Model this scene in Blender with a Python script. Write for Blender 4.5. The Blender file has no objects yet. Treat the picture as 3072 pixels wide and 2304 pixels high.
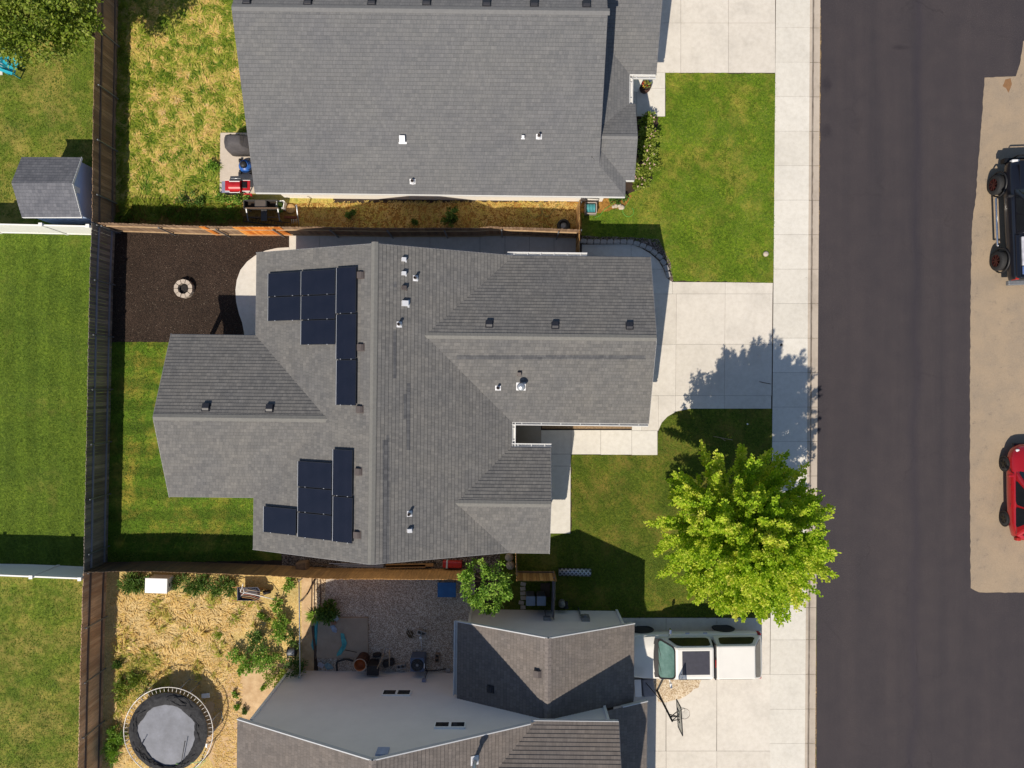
import bpy, math, random
from mathutils import Vector, Matrix, noise
rnd = random.Random(11)
SC = bpy.context.scene
COL = SC.collection
H, FP = 32.0, 2133.0            # camera height (m) and focal length in photo pixels


def P(px, py, z=0.0):
    s = (H - z) / FP
    return Vector(((px - 1536) * s, -(py - 1152) * s, z))


def L(u, v, z=0.0):              # plot coordinates -> world
    return Vector((u + 0.0115 * v, v - 0.0115 * u, z))


def UV_of(p):                    # world -> plot coordinates
    return (p.x - 0.0115 * p.y, p.y + 0.0115 * p.x)


def on_plane(px, py, zf, off=0.0):
    z = 3.5
    for _ in range(12):
        p = P(px, py, z)
        u, v = UV_of(p)
        z = zf(u, v) + off
    return u, v, z


def lin(c):
    return tuple(((x / 255) / 12.92 if x <= 10 else (((x / 255) + .055) / 1.055) ** 2.4) for x in c)


def A(r, g, b, k=0.8):           # photo-like tone -> base colour
    return tuple(x * k for x in lin((r, g, b))) + (1.0,)


# ------------------------------------------------------------------ materials
class NT:
    def __init__(s, name):
        s.m = bpy.data.materials.new(name)
        s.m.use_nodes = True
        s.t = s.m.node_tree
        s.b = s.t.nodes['Principled BSDF']
        s.out = s.t.nodes['Material Output']

    def n(s, typ, **kw):
        x = s.t.nodes.new(typ)
        for k, v in kw.items():
            if k[:2] == 'i_':
                x.inputs[k[2:].replace('_', ' ')].default_value = v
            else:
                setattr(x, k, v)
        return x

    def l(s, a, b):
        s.t.links.new(a, b)

    def ramp(s, fac, stops):
        r = s.n('ShaderNodeValToRGB')
        e = r.color_ramp.elements
        while len(e) < len(stops):
            e.new(0.5)
        for q, (p, c) in zip(e, stops):
            q.position = p
            q.color = c if len(c) == 4 else tuple(c) + (1,)
        s.l(fac, r.inputs[0])
        return r.outputs[0]

    def noise(s, scale, detail=4, rough=.6, coord=None, dist=0.0):
        x = s.n('ShaderNodeTexNoise')
        x.inputs['Scale'].default_value = scale
        x.inputs['Detail'].default_value = detail
        x.inputs['Roughness'].default_value = rough
        x.inputs['Distortion'].default_value = dist
        if coord is not None:
            s.l(coord, x.inputs['Vector'])
        return x.outputs['Fac']

    def mix(s, a, b, fac, mode='MIX'):
        x = s.n('ShaderNodeMix', data_type='RGBA', blend_type=mode)
        for sock, v in ((x.inputs[0], fac), (x.inputs[6], a), (x.inputs[7], b)):
            if hasattr(v, 'is_linked'):
                s.l(v, sock)
            else:
                sock.default_value = v
        return x.outputs[2]

    def math(s, op, a, b=0.0):
        x = s.n('ShaderNodeMath', operation=op)
        for sock, v in ((x.inputs[0], a), (x.inputs[1], b)):
            if hasattr(v, 'is_linked'):
                s.l(v, sock)
            else:
                sock.default_value = v
        return x.outputs[0]

    def bump(s, h, strength=.4, dist=.02):
        x = s.n('ShaderNodeBump')
        x.inputs['Strength'].default_value = strength
        x.inputs['Distance'].default_value = dist
        s.l(h, x.inputs['Height'])
        s.l(x.outputs[0], s.b.inputs['Normal'])

    def obj(s):
        return s.n('ShaderNodeTexCoord').outputs['Object']


def setb(t, rough=.7, metal=0.0, spec=.5, coat=0.0):
    t.b.inputs['Roughness'].default_value = rough
    t.b.inputs['Metallic'].default_value = metal
    t.b.inputs['Specular IOR Level'].default_value = spec
    t.b.inputs['Coat Weight'].default_value = coat


def mat(name, c1, c2=None, scale=6, rough=.7, metal=0.0, bump=0.0, spec=.4, coat=0.0, var=.12, bscale=None, stretch=None):
    t = NT(name)
    setb(t, rough, metal, spec, coat)
    co = t.obj()
    if stretch:
        mp = t.n('ShaderNodeMapping')
        mp.inputs['Scale'].default_value = stretch
        t.l(co, mp.inputs[0])
        co = mp.outputs[0]
    if c2 is None:
        c2 = tuple(x * (1 - var) for x in c1[:3]) + (1,)
        c1 = tuple(min(1, x * (1 + var)) for x in c1[:3]) + (1,)
    f = t.noise(scale, 6, .65, co)
    t.l(t.ramp(f, [(.3, c2), (.7, c1)]), t.b.inputs['Base Color'])
    if bump:
        t.bump(t.noise(bscale or scale * 3, 4, .6, co), bump)
    return t.m


def attr_mat(name, stops, rough=.7, trans=0.0, spec=.3):
    """colour of each leaf or blade from its own face value"""
    t = NT(name)
    setb(t, rough, 0, spec)
    a = t.n('ShaderNodeAttribute', attribute_name='tint')
    c = t.ramp(a.outputs['Fac'], stops)
    t.l(c, t.b.inputs['Base Color'])
    if trans:
        tr = t.n('ShaderNodeBsdfTranslucent')
        t.l(t.mix(c, (1.0, 1.0, .35, 1), 1.0, 'MULTIPLY'), tr.inputs['Color'])
        mx = t.n('ShaderNodeMixShader')
        mx.inputs[0].default_value = trans
        t.l(t.b.outputs[0], mx.inputs[1])
        t.l(tr.outputs[0], mx.inputs[2])
        t.l(mx.outputs[0], t.out.inputs['Surface'])
    return t.m


def shingle_mat(name, ca, cb, warm=(1, 1, 1), blotch=.16):
    t = NT(name)
    setb(t, .92, 0, .25)
    uv = t.n('ShaderNodeUVMap').outputs[0]
    def brick(w, off, c1, c2, bias=0.0):
        b = t.n('ShaderNodeTexBrick', offset=off, offset_frequency=2, squash=1.0)
        b.inputs['Color1'].default_value = c1
        b.inputs['Color2'].default_value = c2
        b.inputs['Mortar'].default_value = tuple(x * .5 for x in ca[:3]) + (1,)
        b.inputs['Scale'].default_value = 1.0
        b.inputs['Mortar Size'].default_value = .004
        b.inputs['Mortar Smooth'].default_value = .2
        b.inputs['Bias'].default_value = bias
        b.inputs['Brick Width'].default_value = w
        b.inputs['Row Height'].default_value = .1430
        t.l(uv, b.inputs['Vector'])
        return b.outputs['Color']
    b1 = brick(.125, .37, ca, cb)
    b2 = brick(.19, .61, ca, cb, -.1)
    c = t.mix(b1, b2, .45)
    n = t.noise(.55, 5, .6, t.obj())
    c = t.mix(c, t.ramp(n, [(.3, tuple(x * (1 - blotch) for x in (1, 1, 1.03))), (.7, tuple(w * (1 + blotch * .6) for w in warm))]), 1.0, 'MULTIPLY')
    mp = t.n('ShaderNodeMapping')
    mp.inputs['Scale'].default_value = (1.6, .16, 1)
    t.l(uv, mp.inputs[0])
    st = t.noise(1.0, 6, .65, mp.outputs[0])
    c = t.mix(c, t.ramp(st, [(.3, (.90, .90, .91)), (.7, (1.08, 1.07, 1.06))]), 1.0, 'MULTIPLY')
    g = t.noise(60, 2, .7, t.obj())
    c = t.mix(c, t.ramp(g, [(.25, (.72, .72, .73)), (.75, (1.22, 1.2, 1.18))]), 1.0, 'MULTIPLY')
    t.l(c, t.b.inputs['Base Color'])
    return t.m


def lawn_mat(name, dark, mid, light, straw, straw_amt=.2, stripe=0.0, sdir=0.0, fine=9.0):
    t = NT(name)
    setb(t, .85, 0, .2)
    co = t.obj()
    f = t.noise(fine, 6, .72, co)
    c = t.ramp(f, [(.28, dark), (.5, mid), (.72, light)])
    f2 = t.noise(26, 3, .7, co)
    c = t.mix(c, t.ramp(f2, [(.3, (.55, .6, .5)), (.7, (1.35, 1.32, 1.2))]), 1.0, 'MULTIPLY')
    big = t.noise(.55, 5, .62, co)
    med = t.noise(2.3, 5, .65, co)
    s = t.math('ADD', t.math('MULTIPLY', big, .6), t.math('MULTIPLY', med, .4))
    fac = t.ramp(s, [(.62 - straw_amt * .5, (0, 0, 0)), (.78 - straw_amt * .35, (1, 1, 1))])
    c = t.mix(c, straw, t.math('MULTIPLY', fac, .75))
    big2 = t.noise(.9, 3, .5, co)
    c = t.mix(c, t.ramp(big2, [(.3, (.78, .82, .8)), (.7, (1.16, 1.12, 1.05))]), 1.0, 'MULTIPLY')
    if stripe:
        mp = t.n('ShaderNodeMapping')
        mp.inputs['Rotation'].default_value = (0, 0, sdir)
        t.l(co, mp.inputs[0])
        w = t.n('ShaderNodeTexWave', wave_type='BANDS', bands_direction='X')
        w.inputs['Scale'].default_value = .32
        w.inputs['Distortion'].default_value = 1.2
        w.inputs['Detail'].default_value = 2
        w.inputs['Detail Scale'].default_value = 1.5
        t.l(mp.outputs[0], w.inputs['Vector'])
        c = t.mix(c, t.ramp(w.outputs['Fac'], [(.3, (1 - stripe,) * 3), (.7, (1 + stripe,) * 3)]), 1.0, 'MULTIPLY')
    t.l(c, t.b.inputs['Base Color'])
    t.bump(t.noise(22, 4, .75, co), .9, .05)
    return t.m


def speck_mat(name, stops, scale, rough=.9, bump=.6, dist=.02, big=.15, light=None):
    """gravel, mulch, pebbles: one colour per cell"""
    t = NT(name)
    setb(t, rough, 0, .25)
    co = t.obj()
    v = t.n('ShaderNodeTexVoronoi', feature='F1')
    v.inputs['Scale'].default_value = scale
    v.inputs['Randomness'].default_value = 1.0
    t.l(co, v.inputs['Vector'])
    sep = t.n('ShaderNodeSeparateColor')
    t.l(v.outputs['Color'], sep.inputs[0])
    c = t.ramp(sep.outputs[0], stops)
    n = t.noise(.8, 5, .6, co)
    c = t.mix(c, t.ramp(n, [(.3, (1 - big,) * 3), (.7, (1 + big,) * 3)]), 1.0, 'MULTIPLY')
    t.l(c, t.b.inputs['Base Color'])
    inv = t.math('SUBTRACT', 1.0, v.outputs['Distance'])
    t.bump(inv, bump, dist)
    return t.m


def concrete_mat(name, c, stain=.12, tint=True):
    t = NT(name)
    setb(t, .85, 0, .3)
    co = t.obj()
    n = t.noise(.7, 6, .65, co)
    col = t.ramp(n, [(.25, tuple(x * (1 - stain) for x in c[:3])), (.5, c[:3]), (.8, tuple(x * (1 + stain * .35) for x in c[:3]))])
    n2 = t.noise(5, 6, .7, co)
    col = t.mix(col, t.ramp(n2, [(.25, (.9, .89, .87)), (.6, (1.03, 1.03, 1.03))]), 1.0, 'MULTIPLY')
    n3 = t.noise(55, 2, .6, co)
    col = t.mix(col, t.ramp(n3, [(.3, (.93,) * 3), (.7, (1.05,) * 3)]), 1.0, 'MULTIPLY')
    # scattered dark spots and drips
    v = t.n('ShaderNodeTexVoronoi', feature='F1')
    v.inputs['Scale'].default_value = 1.1
    t.l(co, v.inputs['Vector'])
    sp = t.ramp(v.outputs['Distance'], [(.012, (.6, .58, .55)), (.03, (1, 1, 1))])
    col = t.mix(col, sp, 1.0, 'MULTIPLY')
    if tint:
        a = t.n('ShaderNodeAttribute', attribute_name='tint')
        col = t.mix(col, t.ramp(a.outputs['Fac'], [(0, (.95, .945, .935)), (1, (1.03, 1.03, 1.03))]), 1.0, 'MULTIPLY')
    t.l(col, t.b.inputs['Base Color'])
    t.bump(n3, .12, .004)
    return t.m


# ------------------------------------------------------------------ mesh builder
ROOTM = {}


class MB:
    def __init__(s):
        s.V, s.F, s.U, s.T, s.sm = [], [], [], [], []

    def face(s, pts, uv=None, tint=0.5, smooth=False):
        b = len(s.V)
        s.V += [Vector(p) for p in pts]
        s.F.append(tuple(range(b, b + len(pts))))
        s.U.append(uv)
        s.T.append(tint)
        s.sm.append(smooth)

    def mesh(s, V, F, smooth=False, tint=.5):
        b = len(s.V)
        s.V += [Vector(p) for p in V]
        for f in F:
            s.F.append(tuple(i + b for i in f))
            s.U.append(None)
            s.T.append(tint)
            s.sm.append(smooth)

    def box(s, c, size, rot=None, tint=.5, taper=1.0):
        hx, hy, hz = (x / 2 for x in size)
        V = [Vector((x * (taper if z > 0 else 1), y * (taper if z > 0 else 1), z)) for x in (-hx, hx) for y in (-hy, hy) for z in (-hz, hz)]
        if rot is not None:
            R = Matrix.Rotation(rot, 3, 'Z') if not isinstance(rot, Matrix) else rot
            V = [R @ v for v in V]
        c = Vector(c)
        s.mesh([v + c for v in V], [(0, 1, 3, 2), (4, 6, 7, 5), (0, 4, 5, 1), (2, 3, 7, 6), (0, 2, 6, 4), (1, 5, 7, 3)], tint=tint)

    def bar(s, p, q, w, h, up=(0, 0, 1), tint=.5):
        p, q, up = Vector(p), Vector(q), Vector(up)
        d = (q - p).normalized()
        a = d.cross(up)
        if a.length < 1e-4:
            a = d.cross(Vector((1, 0, 0)))
        a.normalize()
        b = a.cross(d).normalized()
        a *= w / 2
        b *= h / 2
        V = [p - a - b, p + a - b, p + a + b, p - a + b, q - a - b, q + a - b, q + a + b, q - a + b]
        s.mesh(V, [(3, 2, 1, 0), (4, 5, 6, 7), (0, 1, 5, 4), (1, 2, 6, 5), (2, 3, 7, 6), (3, 0, 4, 7)], tint=tint)

    def tube(s, pts, r, n=8, closed=False, smooth=True, tint=.5):
        pts = [Vector(p) for p in pts]
        k = len(pts)
        rr = r if isinstance(r, (list, tuple)) else [r] * k
        rings, V, F = [], [], []
        prev = None
        for i, p in enumerate(pts):
            if closed:
                d = pts[(i + 1) % k] - pts[i - 1]
            else:
                d = pts[min(i + 1, k - 1)] - pts[max(i - 1, 0)]
            d.normalize()
            a = prev if prev is not None else (Vector((0, 0, 1)) if abs(d.z) < .9 else Vector((1, 0, 0)))
            a = (a - d * a.dot(d))
            if a.length < 1e-5:
                a = d.orthogonal()
            a.normalize()
            prev = a
            b = d.cross(a)
            for j in range(n):
                t = 2 * math.pi * j / n
                V.append(p + (a * math.cos(t) + b * math.sin(t)) * rr[i])
        for i in range(k if closed else k - 1):
            i2 = (i + 1) % k
            for j in range(n):
                j2 = (j + 1) % n
                F.append((i * n + j, i * n + j2, i2 * n + j2, i2 * n + j))
        if not closed:
            F.append(tuple(range(n))[::-1])
            F.append(tuple(range((k - 1) * n, k * n)))
        s.mesh(V, F, smooth, tint)

    def cyl(s, c, r, h, n=20, r2=None, axis=(0, 0, 1), smooth=False, tint=.5):
        ax = Vector(axis).normalized()
        c = Vector(c)
        a = ax.orthogonal().normalized()
        b = ax.cross(a)
        r2 = r if r2 is None else r2
        V = []
        for q, rad in ((c, r), (c + ax * h, r2)):
            for j in range(n):
                t = 2 * math.pi * j / n
                V.append(q + (a * math.cos(t) + b * math.sin(t)) * rad)
        F = [(j, (j + 1) % n, n + (j + 1) % n, n + j) for j in range(n)]
        F += [tuple(range(n))[::-1], tuple(range(n, 2 * n))]
        s.mesh(V, F, smooth, tint)

    def lathe(s, c, prof, n=24, axis=(0, 0, 1), smooth=True):
        ax = Vector(axis).normalized()
        c = Vector(c)
        a = ax.orthogonal().normalized()
        b = ax.cross(a)
        V, F = [], []
        for r, h in prof:
            for j in range(n):
                t = 2 * math.pi * j / n
                V.append(c + ax * h + (a * math.cos(t) + b * math.sin(t)) * max(r, 1e-4))
        for i in range(len(prof) - 1):
            for j in range(n):
                j2 = (j + 1) % n
                F.append((i * n + j, i * n + j2, (i + 1) * n + j2, (i + 1) * n + j))
        s.mesh(V, F, smooth)

    def prism(s, poly, z0, z1, tint=.5, top_only=False):
        if area(poly) < 0:
            poly = poly[::-1]
        n = len(poly)
        s.face([(p[0], p[1], z1) for p in poly], tint=tint)
        if not top_only:
            for i in range(n):
                a, b = poly[i], poly[(i + 1) % n]
                s.face([(a[0], a[1], z0), (b[0], b[1], z0), (b[0], b[1], z1), (a[0], a[1], z1)], tint=tint)

    def loft(s, rings, smooth=True, cap=True):
        n = len(rings[0])
        V = [p for r in rings for p in r]
        F = []
        for i in range(len(rings) - 1):
            for j in range(n):
                j2 = (j + 1) % n
                F.append((i * n + j, i * n + j2, (i + 1) * n + j2, (i + 1) * n + j))
        if cap:
            F.append(tuple(range(n))[::-1])
            F.append(tuple(range((len(rings) - 1) * n, len(rings) * n)))
        s.mesh(V, F, smooth)

    def build(s, name, m, parent=None, local=False, bevel=0.0, subsurf=0):
        me = bpy.data.meshes.new(name)
        V = s.V
        r = parent
        while r is not None and r.name not in ROOTM:
            r = r.parent
        if r is not None and not local:
            inv = ROOTM[r.name].inverted()
            V = [inv @ v for v in V]
        me.from_pydata([tuple(v) for v in V], [], s.F)
        me.polygons.foreach_set('use_smooth', s.sm)
        at = me.attributes.new('tint', 'FLOAT', 'FACE')
        at.data.foreach_set('value', s.T)
        if any(u is not None for u in s.U):
            uvl = me.uv_layers.new(name='UVMap')
            flat = []
            for f, u in zip(s.F, s.U):
                for k in range(len(f)):
                    flat += list(u[k]) if u is not None else [0.0, 0.0]
            uvl.data.foreach_set('uv', flat)
        me.materials.append(m)
        me.update()
        o = bpy.data.objects.new(name, me)
        COL.objects.link(o)
        if parent is not None:
            o.parent = parent
        if bevel:
            md = o.modifiers.new('bevel', 'BEVEL')
            md.width = bevel
            md.segments = 2
            md.limit_method = 'ANGLE'
        if subsurf:
            md = o.modifiers.new('sub', 'SUBSURF')
            md.levels = md.render_levels = subsurf
        return o


def area(poly):
    return .5 * sum(poly[i - 1][0] * poly[i][1] - poly[i][0] * poly[i - 1][1] for i in range(len(poly)))


def inset(poly, d):
    if area(poly) < 0:
        poly = poly[::-1]
    n = len(poly)
    out = []
    for i in range(n):
        a, b, c = Vector(poly[i - 1][:2]), Vector(poly[i][:2]), Vector(poly[(i + 1) % n][:2])
        d1, d2 = (b - a).normalized(), (c - b).normalized()
        n1, n2 = Vector((-d1.y, d1.x)), Vector((-d2.y, d2.x))
        m = n1 + n2
        if m.length < 1e-4:
            m = n1
        m = m / max(.3, m.dot(n1))
        out.append(b + m * d)
    return out


def inside(poly, x, y):
    c = False
    j = len(poly) - 1
    for i in range(len(poly)):
        xi, yi, xj, yj = poly[i][0], poly[i][1], poly[j][0], poly[j][1]
        if (yi > y) != (yj > y) and x < (xj - xi) * (y - yi) / (yj - yi) + xi:
            c = not c
        j = i
    return c


def tag(o, label, cat, group=None):
    o['label'] = label
    o['category'] = cat
    if group:
        o['group'] = group
    return o


def thing(name, label, cat, loc, rotz=0.0, group=None):
    o = bpy.data.objects.new(name, None)
    COL.objects.link(o)
    o.empty_display_size = .2
    o.location = loc
    o.rotation_euler = (0, 0, rotz)
    ROOTM[o.name] = Matrix.Translation(Vector(loc)) @ Matrix.Rotation(rotz, 4, 'Z')
    return tag(o, label, cat, group)


def struct(o, kind='structure'):
    o['kind'] = kind
    return o


def rough_edge(poly, step=.18, amp=.035):
    out = []
    n = len(poly)
    for i in range(n):
        a, b = Vector(poly[i][:2]), Vector(poly[(i + 1) % n][:2])
        k = max(1, int((b - a).length / step))
        if k > 400:
            k = 1
        for j in range(k):
            p = a.lerp(b, j / k)
            if j:
                p += Vector((rnd.uniform(-amp, amp), rnd.uniform(-amp, amp)))
            out.append(p)
    return out


def W(pts):
    return [P(x, y) for x, y in pts]


def sheet(name, pts, z, m, rough=0.0, world=False):
    poly = pts if world else W(pts)
    if rough:
        poly = rough_edge(poly, .16, rough)
    b = MB()
    b.prism([(p[0], p[1]) for p in poly], 0, z, top_only=True)
    return struct(b.build(name, m))


def slabs(name, panels, z, m, gap=.007, z0=-.05):
    b = MB()
    for pl in panels:
        b.prism([tuple(p) for p in inset([tuple(q[:2]) for q in W(pl)], gap)], z0, z, tint=rnd.random())
    return struct(b.build(name, m))

# ------------------------------------------------------------------ materials used
G1 = shingle_mat('shingles_grey', A(113, 115, 117), A(128, 129, 130), (1.01, 1.0, .98), .06)
G2 = shingle_mat('shingles_weathered', A(108, 109, 109), A(130, 130, 128), (1.03, 1.0, .97), .09)
G3 = shingle_mat('shingles_brown_grey', A(116, 111, 107), A(136, 130, 125), (1.03, .99, .96), .09)
GS = shingle_mat('shingles_shed', A(102, 105, 112), A(126, 128, 134), (1, 1, 1), .12)
GD = shingle_mat('shingles_patch', A(84, 86, 90), A(112, 113, 114), (1, 1, 1), .14)
CAPG = {G1: mat('ridge_grey', A(130, 130, 130), A(119, 119, 120), 9, .92), G2: mat('ridge_weathered', A(132, 131, 127), A(119, 118, 115), 9, .92),
        G3: mat('ridge_brown', A(144, 135, 130), A(112, 105, 102), 9, .92), GS: mat('ridge_shed', A(120, 124, 134), A(96, 100, 112), 9, .92)}
CONC = concrete_mat('concrete', A(220, 214, 204, .82), .16)
CONC2 = concrete_mat('concrete_walk', A(222, 218, 209, .82), .12)
CONC3 = concrete_mat('concrete_old', A(172, 156, 138, .8), .28)
GUTW = mat('gutter_white', (.60, .60, .59, 1), None, 3, .5, var=.05)
WHITE = mat('white_paint', (.78, .78, .77, 1), None, 3, .5, var=.03)
VINYL = mat('white_vinyl', (.80, .79, .76, 1), None, 2, .45, var=.04)
DTRIM = mat('dark_trim', A(104, 104, 108), None, 4, .7, var=.08)
FASCIA = mat('grey_trim', A(150, 150, 152), None, 4, .6, var=.08)
STUCCO = mat('cream_siding', A(205, 198, 186), None, 3, .8, var=.05)
BLACKP = mat('black_plastic', (.018, .018, .02, 1), None, 8, .55, var=.25)
BLACKM = mat('black_metal', (.02, .02, .022, 1), None, 8, .4, metal=.6, var=.2)
STEEL = mat('galvanized_steel', (.62, .64, .66, 1), (.45, .47, .49, 1), 12, .42, metal=.7)
DSTEEL = mat('dull_steel', (.3, .31, .33, 1), (.2, .21, .22, 1), 12, .5, metal=.6)
GLASSD = mat('dark_glass', (.01, .012, .015, 1), None, 3, .08, spec=.6, var=.2)
RUBBER = mat('rubber', (.02, .02, .021, 1), None, 20, .8, var=.3)
WOODG = mat('weathered_wood', A(126, 104, 84), A(78, 63, 52), 4, .85, bump=.3, stretch=(9, 9, .7))
WOODD = mat('dark_wood', A(108, 88, 72), A(62, 50, 43), 4, .85, bump=.3, stretch=(9, 9, .7))
WOODT = mat('tan_wood', A(196, 150, 96), A(140, 100, 60), 4, .8, bump=.3, stretch=(9, 9, .7))
WOODR = mat('reddish_wood', A(150, 116, 92), A(100, 74, 58), 4, .85, bump=.3, stretch=(9, 9, .7))
WOODP = mat('pale_wood', A(205, 182, 152), A(160, 138, 112), 5, .8)
ORANGE = mat('new_cedar', A(226, 138, 54), A(190, 104, 34), 4, .75, stretch=(9, 9, .7))
GRAVEL = speck_mat('gravel', [(0, A(134, 116, 102)), (.35, A(178, 160, 142)), (.7, A(208, 192, 174)), (1, A(240, 230, 214))], 34, bump=.8, dist=.02)
PEBBLE = speck_mat('pebbles', [(0, A(120, 96, 74)), (.4, A(196, 168, 132)), (1, A(240, 220, 186))], 22, bump=.8, dist=.03)
DARKGR = speck_mat('dark_gravel', [(0, A(46, 38, 34)), (.4, A(92, 80, 72)), (1, A(160, 146, 134))], 26, bump=.9, dist=.03)
MULCH = speck_mat('mulch', [(0, A(34, 27, 23)), (.45, A(60, 48, 40)), (.93, A(78, 62, 52)), (.99, A(92, 78, 66)), (1, A(150, 136, 120))], 40, bump=1.0, dist=.03, big=.2)
SOIL = mat('bare_soil', A(222, 192, 150), A(186, 152, 112), 2.4, .95, bump=.6, bscale=30)
SOILD = mat('dark_soil', A(74, 58, 46), A(44, 36, 30), 3, .95, bump=.6, bscale=30)
STRAW = lawn_mat('straw_ground', A(198, 162, 104), A(230, 198, 138), A(248, 222, 168), A(150, 140, 64), .1)
BROWNG = lawn_mat('brown_ground', A(110, 78, 40), A(168, 124, 66), A(204, 160, 92), A(96, 92, 40), .1)
LAWN_A = lawn_mat('lawn_mown', A(60, 82, 20), A(92, 116, 32), A(126, 144, 54), A(140, 138, 64), .12, .08, 0.0)
LAWN_B = lawn_mat('lawn_patchy', A(66, 88, 22), A(104, 124, 38), A(140, 154, 62), A(190, 164, 94), .36)
LAWN_C = lawn_mat('lawn_front', A(66, 94, 18), A(104, 132, 30), A(140, 158, 50), A(176, 156, 76), .28)
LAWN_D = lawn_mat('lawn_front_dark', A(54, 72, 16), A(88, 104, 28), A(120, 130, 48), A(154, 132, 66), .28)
LAWN_E = lawn_mat('lawn_back', A(56, 84, 18), A(90, 120, 30), A(122, 144, 50), A(190, 162, 74), .26, .16, math.pi / 2)
ROUGHG = lawn_mat('rough_grass', A(96, 114, 30), A(150, 158, 56), A(204, 192, 96), A(236, 206, 134), .5)


def road_mat():
    t = NT('asphalt')
    setb(t, .88, 0, .3)
    co = t.obj()
    n1 = t.noise(30, 7, .82, co)
    c = t.ramp(n1, [(.25, A(38, 36, 39)), (.55, A(69, 64, 67)), (.75, A(126, 118, 118))])
    mp = t.n('ShaderNodeMapping')
    mp.inputs['Scale'].default_value = (1.2, .06, 1)
    t.l(co, mp.inputs[0])
    n2 = t.noise(1.0, 5, .6, mp.outputs[0])
    c = t.mix(c, t.ramp(n2, [(.3, (.88, .89, .93)), (.7, (1.14, 1.11, 1.09))]), 1.0, 'MULTIPLY')
    n3 = t.noise(1.2, 5, .6, co)
    c = t.mix(c, t.ramp(n3, [(.3, (.9, .9, .92)), (.7, (1.08, 1.06, 1.04))]), 1.0, 'MULTIPLY')
    # darker seam along the middle of the carriageway, and a few tar stains
    sx = t.n('ShaderNodeSeparateXYZ')
    t.l(co, sx.inputs[0])
    wob = t.math('ADD', sx.outputs[0], t.math('MULTIPLY', t.noise(.35, 3, .5, co), .7))
    wob = t.math('ADD', wob, t.math('MULTIPLY', sx.outputs[1], -.006))
    d = t.math('ABSOLUTE', t.math('SUBTRACT', wob, 18.55))
    seam = t.ramp(d, [(.0, (.78, .80, .9)), (.35, (1, 1, 1))])
    c = t.mix(c, seam, t.math('ADD', .45, t.math('MULTIPLY', n3, .9)), 'MULTIPLY')
    def blob(x, y, rx, ry, k):
        a = t.math('DIVIDE', t.math('SUBTRACT', sx.outputs[0], x), rx)
        b = t.math('DIVIDE', t.math('SUBTRACT', sx.outputs[1], y), ry)
        q = t.math('ADD', t.math('MULTIPLY', a, a), t.math('MULTIPLY', b, b))
        q = t.math('ADD', q, t.math('MULTIPLY', t.noise(2.2, 4, .7, co), 1.1))
        return t.ramp(q, [(.5, (k, k, k * 1.08)), (1.35, (1, 1, 1))])
    for args in ((17.6, 15.2, .75, .22, .62), (14.2, 13.6, .4, .75, .68), (14.2, 11.4, .45, .6, .66)):
        c = t.mix(c, blob(*args), 1.0, 'MULTIPLY')
    # hairline cracks that wander and fade out
    mp2 = t.n('ShaderNodeMapping')
    t.l(co, mp2.inputs[0])
    wv = t.n('ShaderNodeTexNoise')
    wv.inputs['Scale'].default_value = 1.6
    wv.inputs['Detail'].default_value = 6
    t.l(co, wv.inputs['Vector'])
    vadd = t.n('ShaderNodeVectorMath', operation='ADD')
    t.l(co, vadd.inputs[0])
    t.l(wv.outputs['Color'], vadd.inputs[1])
    vc = t.n('ShaderNodeTexVoronoi', feature='DISTANCE_TO_EDGE')
    vc.inputs['Scale'].default_value = .21
    t.l(vadd.outputs[0], vc.inputs['Vector'])
    crack = t.ramp(vc.outputs['Distance'], [(.0, (1, 1, 1)), (.0075, (0, 0, 0))])
    keep = t.ramp(t.noise(.3, 3, .6, co), [(.45, (0, 0, 0)), (.66, (.32, .32, .32))])
    c = t.mix(c, A(24, 22, 26), t.math('MULTIPLY', crack, keep))
    t.l(c, t.b.inputs['Base Color'])
    t.bump(n1, .5, .01)
    return t.m


def apron_mat():
    t = NT('dusty_old_asphalt')
    setb(t, .92, 0, .25)
    co = t.obj()
    n1 = t.noise(70, 3, .7, co)
    c = t.ramp(n1, [(.25, A(138, 124, 106)), (.55, A(168, 151, 130)), (.8, A(198, 183, 163))])
    n2 = t.noise(.8, 6, .65, co)
    c = t.mix(c, t.ramp(n2, [(.3, (.84, .86, .9)), (.6, (1.05, 1.03, 1.0))]), 1.0, 'MULTIPLY')
    n3 = t.noise(3.2, 6, .75, co)
    c = t.mix(c, t.ramp(n3, [(.27, (.62, .62, .66)), (.40, (1, 1, 1))]), 1.0, 'MULTIPLY')
    t.l(c, t.b.inputs['Base Color'])
    t.bump(n1, .4, .01)
    return t.m


ROAD, APRON = road_mat(), apron_mat()


def siding_mat(name, c, rows=9.0, s=.35):
    t = NT(name)
    setb(t, .65, 0, .3)
    co = t.obj()
    n = t.noise(1.5, 5, .6, co)
    t.l(t.ramp(n, [(.3, tuple(x * .93 for x in c[:3])), (.7, c[:3])]), t.b.inputs['Base Color'])
    w = t.n('ShaderNodeTexWave', wave_type='BANDS', bands_direction='Z', wave_profile='SAW')
    w.inputs['Scale'].default_value = rows * .1 * 3.14 / 3
    t.l(co, w.inputs['Vector'])
    t.bump(w.outputs['Fac'], s, .02)
    return t.m


SIDE_S = siding_mat('grey_siding', A(240, 235, 232, .88))
SIDE_B = siding_mat('blue_siding', A(190, 212, 246, .9))

# ------------------------------------------------------------------ ground and paving
def big_rect(name, x0, x1, y0, y1, z0, z1, m):
    b = MB()
    b.prism([(x0, y0), (x1, y0), (x1, y1), (x0, y1)], z0, z1)
    return struct(b.build(name, m))


bg = MB()
bg.prism([(-600, -600), (600, -600), (600, 600), (-600, 600)], -1, -.12, top_only=True)
struct(bg.build('ground', LAWN_B))
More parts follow.
